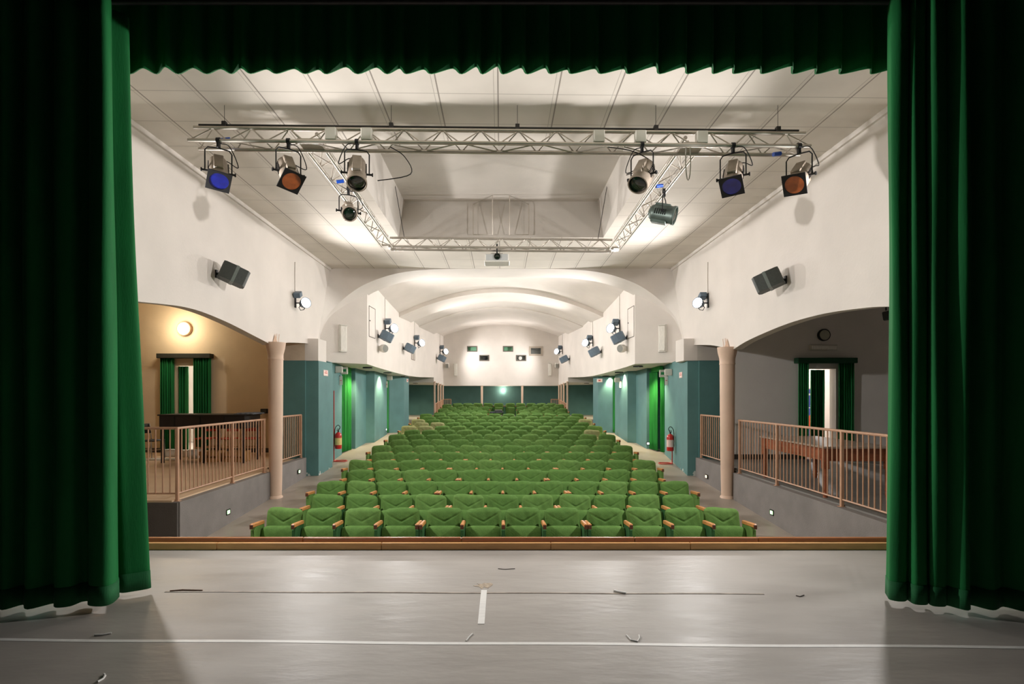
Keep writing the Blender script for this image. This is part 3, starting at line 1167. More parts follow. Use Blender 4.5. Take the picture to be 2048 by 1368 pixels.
for sgn in (-1, 1):
    sd = 'left' if sgn < 0 else 'right'
    for i, (l, y) in enumerate(((3.37, 26.6), (3.31, 27.6), (3.26, 28.3), (3.21, 29.0))):
        zb = floorz(y)
        zt = CAMZ + .69 - (y - 26.5) / 2.7 * .14
        t = thing('slender_column', 'slender pink-beige column, %s from the front at the %s side of the rear seats' % (ORD[i], sd), 'column', (sgn * l, y, zb), 0, 'slender columns at the rear ' + sd)
        f = MB()
        f.lathe([(.045, 0), (.048, zt - zb - .05)], 14)
        f.build('shaft', COLUMN, t)
        f = MB()
        f.lathe([(.05, zt - zb - .06), (.075, zt - zb + .03)], 14)
        f.build('capital', COLUMN, t)
for px, nm in ((963.8, 'left'), (1044.5, 'right')):
    x = (px - CX) * 29.28 / FPX
    zb = floorz(29.28)
    t = thing('slender_column', 'pink-beige column under the rear bulkhead, the %s of the two' % nm, 'column', (x, 29.28, zb))
    f = MB()
    f.lathe([(.05, 0), (.062, CAMZ + .50 - zb)], 16)
    f.build('shaft', COLUMN, t)
    f = MB()
    f.lathe([(.066, CAMZ + .49 - zb), (.08, CAMZ + .545 - zb)], 16)
    f.build('capital', COLUMN, t)


# ------------------------------------------------------------------ railings
def railing(label, pts, posts, spacing, zb, zr, zt, pr=.022, br=.010, end_knob=False):
    """pts: plan polyline; posts: distances along it; every baluster a part"""
    o0 = Vector((*pts[0], zb(0) if callable(zb) else zb))
    t = thing('railing', label, 'railing', o0)
    P3 = [Vector((*p, 0)) - Vector((*pts[0], 0)) for p in pts]
    zfun = zt if callable(zt) else (lambda s, a=zt: a)
    rfun = zr if callable(zr) else (lambda s, a=zr: a)
    bfun = zb if callable(zb) else (lambda s, a=zb: a)
    L_ = [0]
    for a, b in zip(P3, P3[1:]):
        L_.append(L_[-1] + (b - a).length)

    def at(s):
        for i in range(len(P3) - 1):
            if s <= L_[i + 1] + 1e-6:
                u = (s - L_[i]) / (L_[i + 1] - L_[i])
                return P3[i].lerp(P3[i + 1], u)
        return P3[-1]
    z0 = bfun(0)
    for nm, fn, r in (('top_rail', zfun, .020), ('bottom_rail', rfun, .013)):
        f = MB()
        f.tube([at(s) + Vector((0, 0, fn(s) - z0)) for s in L_], r, 8)
        f.build(nm, RAIL, t)
    for s in posts:
        f = MB()
        p = at(s)
        f.box((p.x, p.y, (zfun(s) + bfun(s)) / 2 - z0), (pr * 2, pr * 2, zfun(s) - bfun(s)), None, ch=.005)
        f.box((p.x, p.y, bfun(s) - z0 + .006), (.09, .07, .012))
        f.build('post', RAIL, t)
    cut = sorted(set(posts) | {0, L_[-1]})
    cache = {}
    for a, b in zip(cut, cut[1:]):
        n = max(1, round((b - a) / spacing))
        for k in range(1, n):
            s = a + (b - a) * k / n
            h = round(zfun(s) - rfun(s), 3)
            if h not in cache:
                f = MB()
                f.cyl((0, 0, 0), (0, 0, h), br, n=8, cap=False)
                cache[h] = f.mesh('baluster', RAIL)
            p = at(s)
            place('baluster', cache[h], t, (p.x, p.y, rfun(s) - z0))
    return t


railing('beige metal railing round the corner of the left platform', [(-7.3, 7.93), (-4.89, 7.93), (-4.89, 10.88)], [0, 2.41, 2.41 + 1.63, 2.41 + 2.9], .112, -.05, .07, 1.055)
railing('short beige metal railing behind the left column', [(-4.93, 11.24), (-4.93, 12.95)], [.02, 1.70], .115, -.03, .10, 1.07)
railing('long beige metal railing along the right platform in front of the wooden table', [(4.89, 10.8), (4.89, 5.75)], [.05, 1.50, 3.27, 5.03], .112, -.05, .06, 1.04)
railing('short beige metal railing behind the right column', [(4.93, 11.2), (4.93, 12.95)], [.02, 1.72], .115, -.03, .10, 1.07)
for sgn in (-1, 1):
    railing('pink-beige railing beside the rear seats at the %s side' % ('left' if sgn < 0 else 'right'),
            [(sgn * 3.34, 26.7), (sgn * 3.18, 28.95), (sgn * 2.76, 28.95)], [0, 1.1, 2.25, 2.67], .11,
            lambda s: .34 + .03 * s, lambda s: .42 + .03 * s, lambda s: 1.13 + .21 * min(s, 2.25) / 2.25, br=.012)

# ------------------------------------------------------------------ lighting truss
ZB, ZT = CAMZ + 3.03, CAMZ + 3.24
TR = thing('lighting_truss', 'aluminium lighting truss hanging under the tiled hall ceiling', 'truss', (0, 6.4, ZB))
TILT = Matrix.Rotation(R(.55), 4, 'Y')


def tri_beam(name, A, B, side, hb=.115, ht=.21, step=.46):
    """triangular lattice beam from A to B (relative to the truss); the apex is on top"""
    A, B = Vector(A), Vector(B)
    d = (B - A).normalized()
    n = Vector((-d.y, d.x, 0))
    up = Vector((0, 0, 1))
    f = MB()
    L_ = (B - A).length
    k = int(L_ / step)
    rails = [n * hb, n * -hb, up * ht]
    for i in range(k):
        a, b = A + d * (L_ * i / k), A + d * (L_ * (i + 1) / k)
        m_ = (a + b) / 2
        for (r1, r2) in ((0, 2), (1, 2)):
            f.cyl(TILT @ (a + rails[r1]), TILT @ (m_ + rails[r2]), .008, n=6, cap=False)
            f.cyl(TILT @ (m_ + rails[r2]), TILT @ (b + rails[r1]), .008, n=6, cap=False)
        f.cyl(TILT @ (a + rails[i % 2]), TILT @ (b + rails[1 - i % 2]), .008, n=6, cap=False)
    o = f.build(name, ALU, TR)
    for r_ in rails:
        f = MB()
        f.cyl(TILT @ (A + r_), TILT @ (B + r_), .024, n=14)
        f.build('chord', ALU, o)
    return o


tri_beam('front_beam', (-3.76, .025, 0), (3.72, .025, 0), 1)
tri_beam('side_beam', (-2.30, .15, 0), (-2.33, 4.35, 0), 1)
tri_beam('side_beam', (2.30, .15, 0), (2.33, 4.35, 0), 1)
tri_beam('rear_beam', (-2.30, 4.46, 0), (2.30, 4.46, 0), 1)
for sx in (-2.32, 2.32):
    for sy in (.03, 4.46):
        f = MB()
        f.box((sx, sy, .02), (.26, .26, .03))
        f.build('corner_block', ALU, TR).matrix_local = TILT
f = MB()
f.cyl(TILT @ Vector((-3.72, .06, .262)), TILT @ Vector((3.66, .06, .262)), .014, n=10)
f.build('upper_pipe', STEEL, TR)
for sx in (-3.4, -1.35, 0.2, 1.9, 3.4):
    f = MB()
    p = TILT @ Vector((sx, .05, .20))
    f.cyl(p, (p.x, p.y, CEIL - ZB), .003, n=6)
    f.box((p.x, p.y, p.z + .06), (.05, .05, .08))
    f.build('hanger_rod', STEEL, TR)
for sx in (-2.0, 2.0):
    f = MB()
    p = TILT @ Vector((sx, 4.46, .2))
    f.cyl(p, (p.x * 1.1, p.y + 1.05 if False else p.y, RZ - ZB), .007, n=6)
    f.build('hanger_rod', STEEL, TR)
# junction boxes on the front beam and a few cables
for i, (sx, mm) in enumerate(((-2.05, WHITEPLASTIC), (-1.62, WHITEPLASTIC), (1.18, WHITEPLASTIC), (1.68, WHITEPLASTIC), (2.42, WHITEPLASTIC))):
    f = MB()
    p = TILT @ Vector((sx, -.06, .10))
    f.box(p, (.13, .09, .15), None, ch=.008)
    f.build('junction_box', mm, TR)
for (a, b, c) in (((-1.35, 0, .0), (-1.1, -.02, -.34), (-1.5, -.02, -.42)), ((1.3, 0, .0), (1.85, 0, -.22), (1.55, .1, -.3))):
    f = MB()
    q = smooth_pts([a, ((a[0] + b[0]) / 2 + .05, a[1], (a[2] + b[2]) / 2 + .05), b, c], 6)
    f.tube(q, .006, 6)
    f.build('power_cable', CABLE, TR)
f = MB()
q = [(2.27 + .03 * math.sin(a), -.03, -.18 - .24 * math.cos(a)) for a in [k * PI / 8 - PI for k in range(17)]]
f.tube(q, .007, 6)
f.build('spare_cable', CABLEW, TR)
for (bx, by, bz) in ((-3.36, 0, .05), (3.38, .02, -.05), (-2.30, 1.1, .0), (2.28, 1.15, .0)):
    f = MB()
    p = TILT @ Vector((bx, by, bz))
    f.cyl(p - Vector((.05, 0, .0)), p + Vector((.05, .02, .02)), .025, n=10)
    f.build('power_connector', BLUEPLASTIC, TR)


def stage_lamp(label, loc, aim, gel=None, body=LAMPBODY, drop=.38, cable=True, length=.36, rad=.108, roll=0):
    """profile spotlight hung from the truss: hook clamp, yoke, ribbed body, lens, gel frame"""
    t = thing('stage_spotlight', label, 'stage light', loc)
    d = Vector(aim).normalized()
    side = d.cross(Vector((0, 0, 1))).normalized()
    c = Vector((0, 0, -drop))
    up = side.cross(d)
    M = Matrix.Translation(c) @ Matrix((side, up, d)).transposed().to_4x4()
    b_, fr = -length * .62, length * .45
    f = MB()
    f.lathe([(.05, b_ - .03), (.08, b_ - .015), (rad * .92, b_ + .02), (rad, b_ + .06), (rad, fr - .07), (rad * 1.05, fr - .06), (rad * 1.05, fr - .03), (rad * 1.12, fr - .02), (rad * 1.12, fr + .02), (rad * 1.0, fr + .02), (rad * .98, fr - .01)], 24, M, cap=False)
    f.lathe([(.001, b_ - .03), (.05, b_ - .03)], 24, M, cap=False)
    f.build('lamp_body', body, t)
    f = MB()
    f.box((0, rad * .95, (b_ + fr) / 2 - .02), (.11, .05, length * .72), M, ch=.008)
    f.box((0, -rad * .95, (b_ + fr) / 2 - .02), (.12, .06, length * .72), M, ch=.008)
    f.build('vent_housing', body, t)
    f = MB()
    for k in range(6):
        for sx in (-1, 1):
            f.box((sx * rad * .99, .0, b_ + .08 + k * .03), (.012, .08, .008), M)
    f.build('vent_slot', BLACKMETAL, t)
    f = MB()
    f.lathe([(rad * .98, fr - .012), (rad * .8, fr + .004), (rad * .4, fr + .016), (.001, fr + .02)], 24, M, cap=False)
    f.build('lens', DARKGLASS, t)
    if gel is not None:
        g = .128
        M2 = M @ Matrix.Rotation(roll, 4, 'Z')
        f = MB()
        n = 24
        sq, ci = [], []
        for k in range(n):
            a = 2 * PI * k / n + PI / 4
            ca, sa = math.cos(a), math.sin(a)
            m_ = max(abs(ca), abs(sa))
            sq.append((g * ca / m_, g * sa / m_))
            ci.append((rad * .98 * ca, rad * .98 * sa))
        zz = fr + .03
        vsq = [(x_, y_, zz) for x_, y_ in sq] + [(x_, y_, zz) for x_, y_ in ci] + [(x_, y_, zz - .012) for x_, y_ in sq] + [(x_, y_, zz - .012) for x_, y_ in ci]
        fs = []
        for k in range(n):
            j = (k + 1) % n
            fs += [(k, j, n + j, n + k), (2 * n + k, 3 * n + k, 3 * n + j, 2 * n + j), (k, 2 * n + k, 2 * n + j, j), (n + k, n + j, 3 * n + j, 3 * n + k)]
        f.add(vsq, fs, M2)
        fo = f.build('gel_frame', BLACKMETAL, t)
        f = MB()
        f.lathe([(rad * .985, zz - .009), (rad * .985, zz - .005), (.001, zz - .004)], 24, M2, cap=False)
        f.build('colour_gel', gel, fo)
    hs = Vector((side.x, side.y, 0)).normalized()
    wy = rad + .035
    f = MB()
    f.tube([c + hs * wy, c + hs * wy + Vector((0, 0, drop - .14)), c + hs * (wy - .03) + Vector((0, 0, drop - .10)), Vector((0, 0, -.09)),
            c - hs * (wy - .03) + Vector((0, 0, drop - .10)), c - hs * wy + Vector((0, 0, drop - .14)), c - hs * wy], .008, 8)
    f.build('yoke', BLACKMETAL, t)
    f = MB()
    f.box((0, 0, -.045), (.03, .05, .09), None, ch=.004)
    f.lathe([(.036, -.02), (.036, .02)], 14, Matrix.Rotation(PI / 2, 4, 'Y'))
    f.build('hook_clamp', BLACKMETAL, t)
    f = MB()
    for sg in (-1, 1):
        f.cyl(c + hs * (sg * (rad)), c + hs * (sg * (wy + .035)), .012, n=10)
        f.cyl(c + hs * (sg * (wy + .03)), c + hs * (sg * (wy + .045)), .022, n=10)
    f.build('tilt_knob', BLACKMETAL, t)
    if cable:
        sg = -1 if cable != 2 else 1
        bk = M @ Vector((0, 0, b_ - .03))
        f = MB()
        f.tube(smooth_pts([tuple(bk), tuple(bk - d * .05 + hs * (sg * .10) + Vector((0, 0, -.02))), tuple(c + hs * (sg * (wy + .07)) + Vector((0, 0, .10))), tuple(hs * (sg * .12) + Vector((0, 0, -.05))), (0, .03, -.02)], 6), .006, 6)
        f.build('power_cable', CABLE, t)
    return t


def pipe_z(x):
    return ZB - x * math.tan(R(.55)) - .0


YP = 6.31
stage_lamp('stage spotlight with a blue gel at the left end of the truss', ((437 - CX) * YP / FPX, YP, pipe_z(-3.4)), (.30, -.52, -.78), BLUEGEL, roll=.12)
stage_lamp('stage spotlight with an orange gel, second from the left on the front truss', ((577 - CX) * YP / FPX, YP, pipe_z(-2.55)), (.40, -.52, -.75), ORANGEGEL, roll=.2)
stage_lamp('stage spotlight with a bare dark lens on the left half of the front truss', ((714 - CX) * YP / FPX, YP, pipe_z(-1.73)), (.12, -.50, -.85), None, cable=2)
stage_lamp('stage spotlight with a bare dark lens on the right half of the front truss', ((1284 - CX) * YP / FPX, YP, pipe_z(1.69)), (-.42, -.48, -.76), None, cable=2)
stage_lamp('stage spotlight with a blue gel on the right half of the front truss', ((1466 - CX) * YP / FPX, YP, pipe_z(2.79)), (-.32, -.52, -.80), BLUEGEL, roll=-.05)
stage_lamp('stage spotlight with an orange gel at the right end of the truss', ((1598 - CX) * YP / FPX, YP, pipe_z(3.58)), (-.58, -.50, -.65), ORANGEGEL, roll=.12)
stage_lamp('small round stage spotlight under the left side beam of the truss', (-2.25, 7.75, pipe_z(-2.25)), (.36, -.75, -.52), None, drop=.34, length=.24, rad=.10)
stage_lamp('grey-green stage spotlight turned sideways under the right side beam', (2.40, 7.72, pipe_z(2.4)), (.86, -.42, -.30), None, LAMPTEAL, drop=.34, cable=False, length=.32, rad=.12)

# projector hung from the rear beam
pz = CAMZ + (CY - 519) * 10.9 / FPX
t = thing('projector', 'white projector hanging from the rear beam of the truss', 'projector', ((994 - CX) * 10.9 / FPX, 10.9, pz - .1))
f = MB()
f.box((0, 0, .10), (.49, .36, .155), None, ch=.018)
f.build('housing', WHITEPLASTIC, t)
f = MB()
f.box((0, 0, .022), (.52, .38, .03), None, ch=.01)
f.build('base_tray', WHITE, t)
f = MB()
f.box((0, -.182, .10), (.45, .012, .13), None, ch=.005)
f.build('front_panel', mat('projector grey', (188, 190, 188), .4, .03), t)
f = MB()
M = Matrix.Translation((.005, -.19, .11)) @ Matrix.Rotation(PI / 2, 4, 'X')
f.lathe([(.066, -.01), (.066, .03), (.056, .03), (.052, .01)], 24, M, cap=False)
f.lathe([(.052, .012), (.03, .02), (.001, .022)], 24, M, cap=False)
f.build('lens', DARKGLASS, t)
f = MB()
f.cyl((0, 0, .18), (0, 0, .42), .016, n=10)
f.box((0, 0, .20), (.24, .16, .016))
f.box((.03, 0, .19), (.05, .05, .05))
f.build('ceiling_mount', BLACKMETAL, t)
# two wire hanger frames inside the recess
for sx, nm in ((-.62, 'left'), (.62, 'right')):
    f = MB()
    y = 11.70
    a, b = (.42 * sx / .62, .74)
    f.tube([(sx, y, CEIL + .02), (sx, y, RZ - .12), (sx * .30, y - .25, RZ - .02), (sx * .30, y, CEIL + .02), (sx, y, CEIL + .02)], .012, 6)
    tag(f.build('hanger_frame', ALU), 'thin grey wire frame hanging in the ceiling recess, the %s one' % nm, 'frame')


# ------------------------------------------------------------------ floodlights on the walls
def floodlight(label, px, py, poly, sgn, aim, watts=1.0, s=1.0, group=None, beam=None):
    beam = beam or aim
    t, D = wall_thing('wall_floodlight', label, 'floodlight', px, py, poly, sgn, group, off=.0)
    ax = Vector(aim).normalized()
    rz = t.rotation_euler.z
    dl = Matrix.Rotation(-rz, 3, 'Z') @ ax
    c = Vector((0, .24 * s, 0))
    q = dl.to_track_quat('Z', 'Y').to_matrix().to_4x4()
    M = Matrix.Translation(c) @ q
    f = MB()
    f.lathe([(.03 * s, -.17 * s), (.075 * s, -.15 * s), (.11 * s, -.06 * s), (.125 * s, .0), (.13 * s, .035 * s), (.118 * s, .035 * s), (.112 * s, .01 * s)], 20, M, cap=False)
    f.build('housing', FLOODBODY, t)
    f = MB()
    f.lathe([(.114 * s, .012 * s), (.06 * s, .022 * s), (.001, .026 * s)], 20, M, cap=False)
    f.build('glass', FLOODGLASS, t)
    f = MB()
    f.box((0, .10 * s, .20 * s), (.17 * s, .16 * s, .12 * s), Matrix.Rotation(R(28), 4, 'Y'), ch=.012)
    f.build('ballast_box', FLOODBODY, t)
    f = MB()
    f.box((0, .012, .06 * s), (.06 * s, .024, .34 * s), None, ch=.004)
    f.cyl((0, .02, 0), c, .014 * s, n=8)
    f.tube([(-.14 * s, .24 * s, .0), (-.15 * s, .15 * s, -.13 * s), (0, .13 * s, -.17 * s), (.15 * s, .15 * s, -.13 * s), (.14 * s, .24 * s, 0)], .009 * s, 6)
    f.build('bracket', BLACKMETAL, t)
    f = MB()
    f.tube([(.02, .008, .22 * s), (.03, .008, .6 * s), (.02, .008, .95 * s)], .008, 6)
    f.build('feed_cable', CABLEW, t)
    e = M @ Vector((0, 0, .06 * s))
    lamp('SPOT', e, FLOOD_W * watts, (1.0, .97, .945), t, .10 * s, Matrix.Rotation(-rz, 3, 'Z') @ Vector(beam).normalized(), R(154), 1.0)
    return t


for sgn, sd, px, apx in ((-1, 'left', 590, 160), (1, 'right', 1417, 1844)):
    floodlight('lit floodlight on the %s hall wall beside the big arch' % sd, px, 606, HALLW, sgn, (-sgn * .70, -.60, .10), beam=(-sgn * .92, -.30, -.02))
    floodlight('lit floodlight on the %s hall wall close to the stage curtain' % sd, apx, 452, HALLW, sgn, (-sgn * .85, .15, .36), 2.1, beam=(-sgn * .92, .16, -.40))
    nx = (770, 829, 880) if sgn < 0 else (1240, 1186, 1125)
    for i, (q, py, wt) in enumerate(zip(nx, (657, 686, 703), (1.45, 1.5, 1.15))):
        floodlight('lit floodlight on the %s nave wall, %s past the big arch' % (sd, ORD[i]), q, py,
                   NAVE + [(a, b, c) for a, b, c in NAVE2[1:]], sgn, (-sgn * .66, -.62, .10), wt, 1.25, beam=(-sgn * .90, (-.30, -.20, -.22)[i], (-.04, -.16, -.30)[i]))


# ------------------------------------------------------------------ loudspeakers
def speaker_box(t, s, m, dl):
    """cabinet tilted down and in, on a swivel bracket; local +Y leaves the wall"""
    q = Vector(dl).to_track_quat('Y', 'Z').to_matrix().to_4x4()
    c = Vector((0, .31 * s, 0))
    M = Matrix.Translation(c) @ q
    f = MB()
    sh = [(-.15, -.17), (-.11, -.21), (.11, -.21), (.15, -.17), (.17, .02), (-.17, .02)]
    f.prism([(x * s, y * s) for x, y in sh], -.17 * s, .17 * s, M)
    f.build('cabinet', m, t)
    f = MB()
    f.box((0, .05 * s, 0), (.355 * s, .06 * s, .352 * s), M, ch=.004)
    f.build('side_band', SPEAKERBAND if m is SPEAKER else m, t)
    f = MB()
    f.prism([(-.172 * s, .08 * s), (.172 * s, .08 * s), (.165 * s, .25 * s), (.08 * s, .30 * s), (-.08 * s, .30 * s), (-.165 * s, .25 * s)], -.165 * s, .165 * s, M)
    f.build('grille', m, t)
    f = MB()
    f.box((0, .012, 0), (.07 * s, .024, .16 * s))
    f.cyl((0, .01, 0), (0, .18 * s, 0), .03 * s, n=10)
    f.build('wall_bracket', BLACKMETAL if m is SPEAKER else STEEL, t)


NV = NAVE + NAVE2[1:]
for sgn, sd, px in ((-1, 'left', 432), (1, 'right', 1572)):
    t, D = wall_thing('wall_loudspeaker', 'large dark grey loudspeaker on the %s hall wall above the side arch' % sd, 'loudspeaker', px, 548 if sgn < 0 else 560, HALLW, sgn)
    speaker_box(t, .84, SPEAKER, (.62 * sgn, .9, -.42))
    nx = ((756, 672), (806, 696), (873, 716)) if sgn < 0 else ((1254, 675), (1203, 703), (1139, 718))
    for i, (q, py) in enumerate(nx):
        t, D = wall_thing('nave_loudspeaker', 'blue-grey loudspeaker on the %s nave wall, %s past the big arch' % (sd, ORD[i]), 'loudspeaker', q, py, NV, sgn, 'blue-grey nave loudspeakers ' + sd)
        speaker_box(t, .80, SPEAKERBLUE, (.5 * sgn, .9, -.5))
    t, D = wall_thing('small_loudspeaker', 'small white round-faced loudspeaker below the first %s nave floodlight' % sd, 'loudspeaker', 757 if sgn < 0 else 1254, 697, NV, sgn)
    f = MB()
    f.box((0, .05, 0), (.05, .10, .16))
    f.build('wall_bracket', WHITE, t)
    M = Matrix.Translation((0, .17, 0)) @ Vector((.6 if sgn < 0 else -.6, .8, -.1)).to_track_quat('Z', 'Y').to_matrix().to_4x4()
    f = MB()
    f.lathe([(.10, -.10), (.125, -.08), (.13, .06), (.118, .09)], 20, M)
    f.build('cabinet', WHITE, t)
    f = MB()
    f.lathe([(.115, .09), (.05, .10), (.001, .102)], 20, M, cap=False)
    f.build('grille', GRILLGREY, t)
    # white loudspeaker on the back bulkhead
    bx = (895 if sgn < 0 else 1113)
    t = thing('bulkhead_loudspeaker', 'white loudspeaker at the %s end of the rear bulkhead' % sd, 'loudspeaker', P(bx, 729, BKY))
    f = MB()
    f.box((0, -.16, 0), (.20, .22, .26), Matrix.Rotation(R(20), 4, 'X'), ch=.03)
    f.build('cabinet', WHITE, t)
    f = MB()
    f.box((0, -.275, 0), (.16, .02, .22), Matrix.Rotation(R(20), 4, 'X'))
    f.build('grille', GRILLGREY, t)
    f = MB()
    f.box((0, -.03, 0), (.06, .06, .1))
    f.build('wall_bracket', WHITE, t)


# ------------------------------------------------------------------ tube lights, hatches, vents, windows
def tube_light(t, w, h):
    f = MB()
    f.box((0, .02, 0), (w, .04, h), None, ch=.004)
    f.build('base', WHITE, t)
    f = MB()
    f.box((0, .06, 0), (w * .82, .05, h * .94), None, ch=.02)
    f.build('diffuser', CLEARTUBE, t)
    for sg in (-1, 1):
        f = MB()
        f.box((0, .055, sg * h * .485), (w * .9, .07, h * .03))
        f.build('end_cap', WHITEPLASTIC, t)


for sgn, sd, px in ((-1, 'left', 685), (1, 'right', 1326)):
    t, D = wall_thing('tube_light', 'tall white tube light fixture beside the big arch on the %s' % sd, 'tube light', px, 677, NAVE, sgn)
    tube_light(t, .24, .78)
    t = thing('tube_light', 'slim white tube light fixture on the rear bulkhead, %s side' % sd, 'tube light', P(911 if sgn < 0 else 1100, 739.5, BKY), PI)
    tube_light(t, .19, .70)
    t, D = wall_thing('access_hatch', 'thin-framed access hatch high on the %s nave wall' % sd, 'hatch', 744 if sgn < 0 else 1262, 645, NV, sgn)
    f = MB()
    w_, h_ = .66, .92
    for (cx_, cz_, a, b) in ((-w_ / 2, 0, .018, h_), (w_ / 2, 0, .018, h_), (0, h_ / 2, w_, .018), (0, -h_ / 2, w_, .018)):
        f.box((cx_, .006, cz_), (a, .012, b))
    f.build('frame', mat('hatch joint', (120, 112, 104), .6), t)
    f = MB()
    f.box((0, .004, 0), (w_ - .03, .006, h_ - .03))
    f.build('panel', PLASTER, t)
    f = MB()
    f.box((w_ * .4, .014, .02), (.05, .02, .03))
    f.build('latch', STEEL, t)
t, D = wall_thing('wall_vent', 'slatted vent on the left nave wall by the second loudspeaker', 'vent', 826, 710, NV, -1)
f = MB()
for k in range(4):
    f.box((-.33 + .22 * k, .01, 0), (.03, .02, .42))
for z_ in (-.2, .2):
    f.box((0, .01, z_), (.69, .02, .03))
f.build('frame', mat('vent frame', (150, 136, 124), .6), t)
f = MB()
for k in range(12):
    f.box((0, .008, -.18 + .033 * k), (.64, .012, .02))
f.build('louvre', PLASTER_GREY, t)

WLAB = ['pale green projection window, leftmost high one on the rear bulkhead', 'projection window with a dark round lens, low on the left of the rear bulkhead',
        'green projection window, the middle high one on the rear bulkhead', 'projection window with a bright lens, low on the right of the rear bulkhead',
        'largest projection window, with a grey frame at the right of the rear bulkhead']
for i, h in enumerate(holes):
    x0, x1 = (h[0] - CX) * DBK, (h[2] - CX) * DBK
    z0, z1 = CAMZ + (CY - h[3]) * DBK, CAMZ + (CY - h[1]) * DBK
    t = thing('projection_window', WLAB[i], 'window', ((x0 + x1) / 2, BKY, (z0 + z1) / 2))
    w_, h_ = x1 - x0, z1 - z0
    b_ = .05 if i < 4 else .10
    f = MB()
    for sg in (-1, 1):
        f.box((sg * (w_ / 2 - b_ / 2), .03, 0), (b_, .09, h_))
        f.box((0, .03, sg * (h_ / 2 - b_ / 2)), (w_ - 2 * b_, .09, b_))
    f.build('frame', mat('dark window frame', (104, 98, 90), .5) if i < 4 else mat('beige window frame', (182, 170, 156), .5), t)
    f = MB()
    f.box((0, .14, 0), (w_, .02, h_))
    f.build('booth_back', BOOTHGREEN if i in (0, 2) else BOOTHGREY, t)
    if i in (1, 3):
        M = Matrix.Translation((.06 if i == 1 else -.05, .11, 0)) @ Matrix.Rotation(PI / 2, 4, 'X')
        f = MB()
        f.lathe([(.10, -.02), (.10, .03), (.075, .04)], 18, M)
        f.build('projector_port', BLACKMETAL if i == 1 else WHITE, t)
    if i == 4:
        f = MB()
        f.box((-.02, .06, .06), (w_ * .62, .012, .012), Matrix.Rotation(R(10), 4, 'Y'))
        f.build('stay_bar', STEEL, t)

# rear light on the back wall
bl = P(1006, 781, 30.4)
t = thing('rear_wall_lamp', 'small bright lamp on the teal back wall above the last row', 'lamp', (bl.x, 30.58, bl.z))
f = MB()
f.box((0, -.02, 0), (.12, .04, .12), None, ch=.01)
f.build('base', WHITE, t)
f = MB()
f.lathe([(.06, -.08), (.075, -.05), (.075, .03), (.05, .08), (.001, .09)], 16, Matrix.Translation((0, -.10, 0)))
f.build('bulb', BULB, t)
lamp('POINT', (0, -.60, 0), 6, (1.0, .85, .68), t, .07)

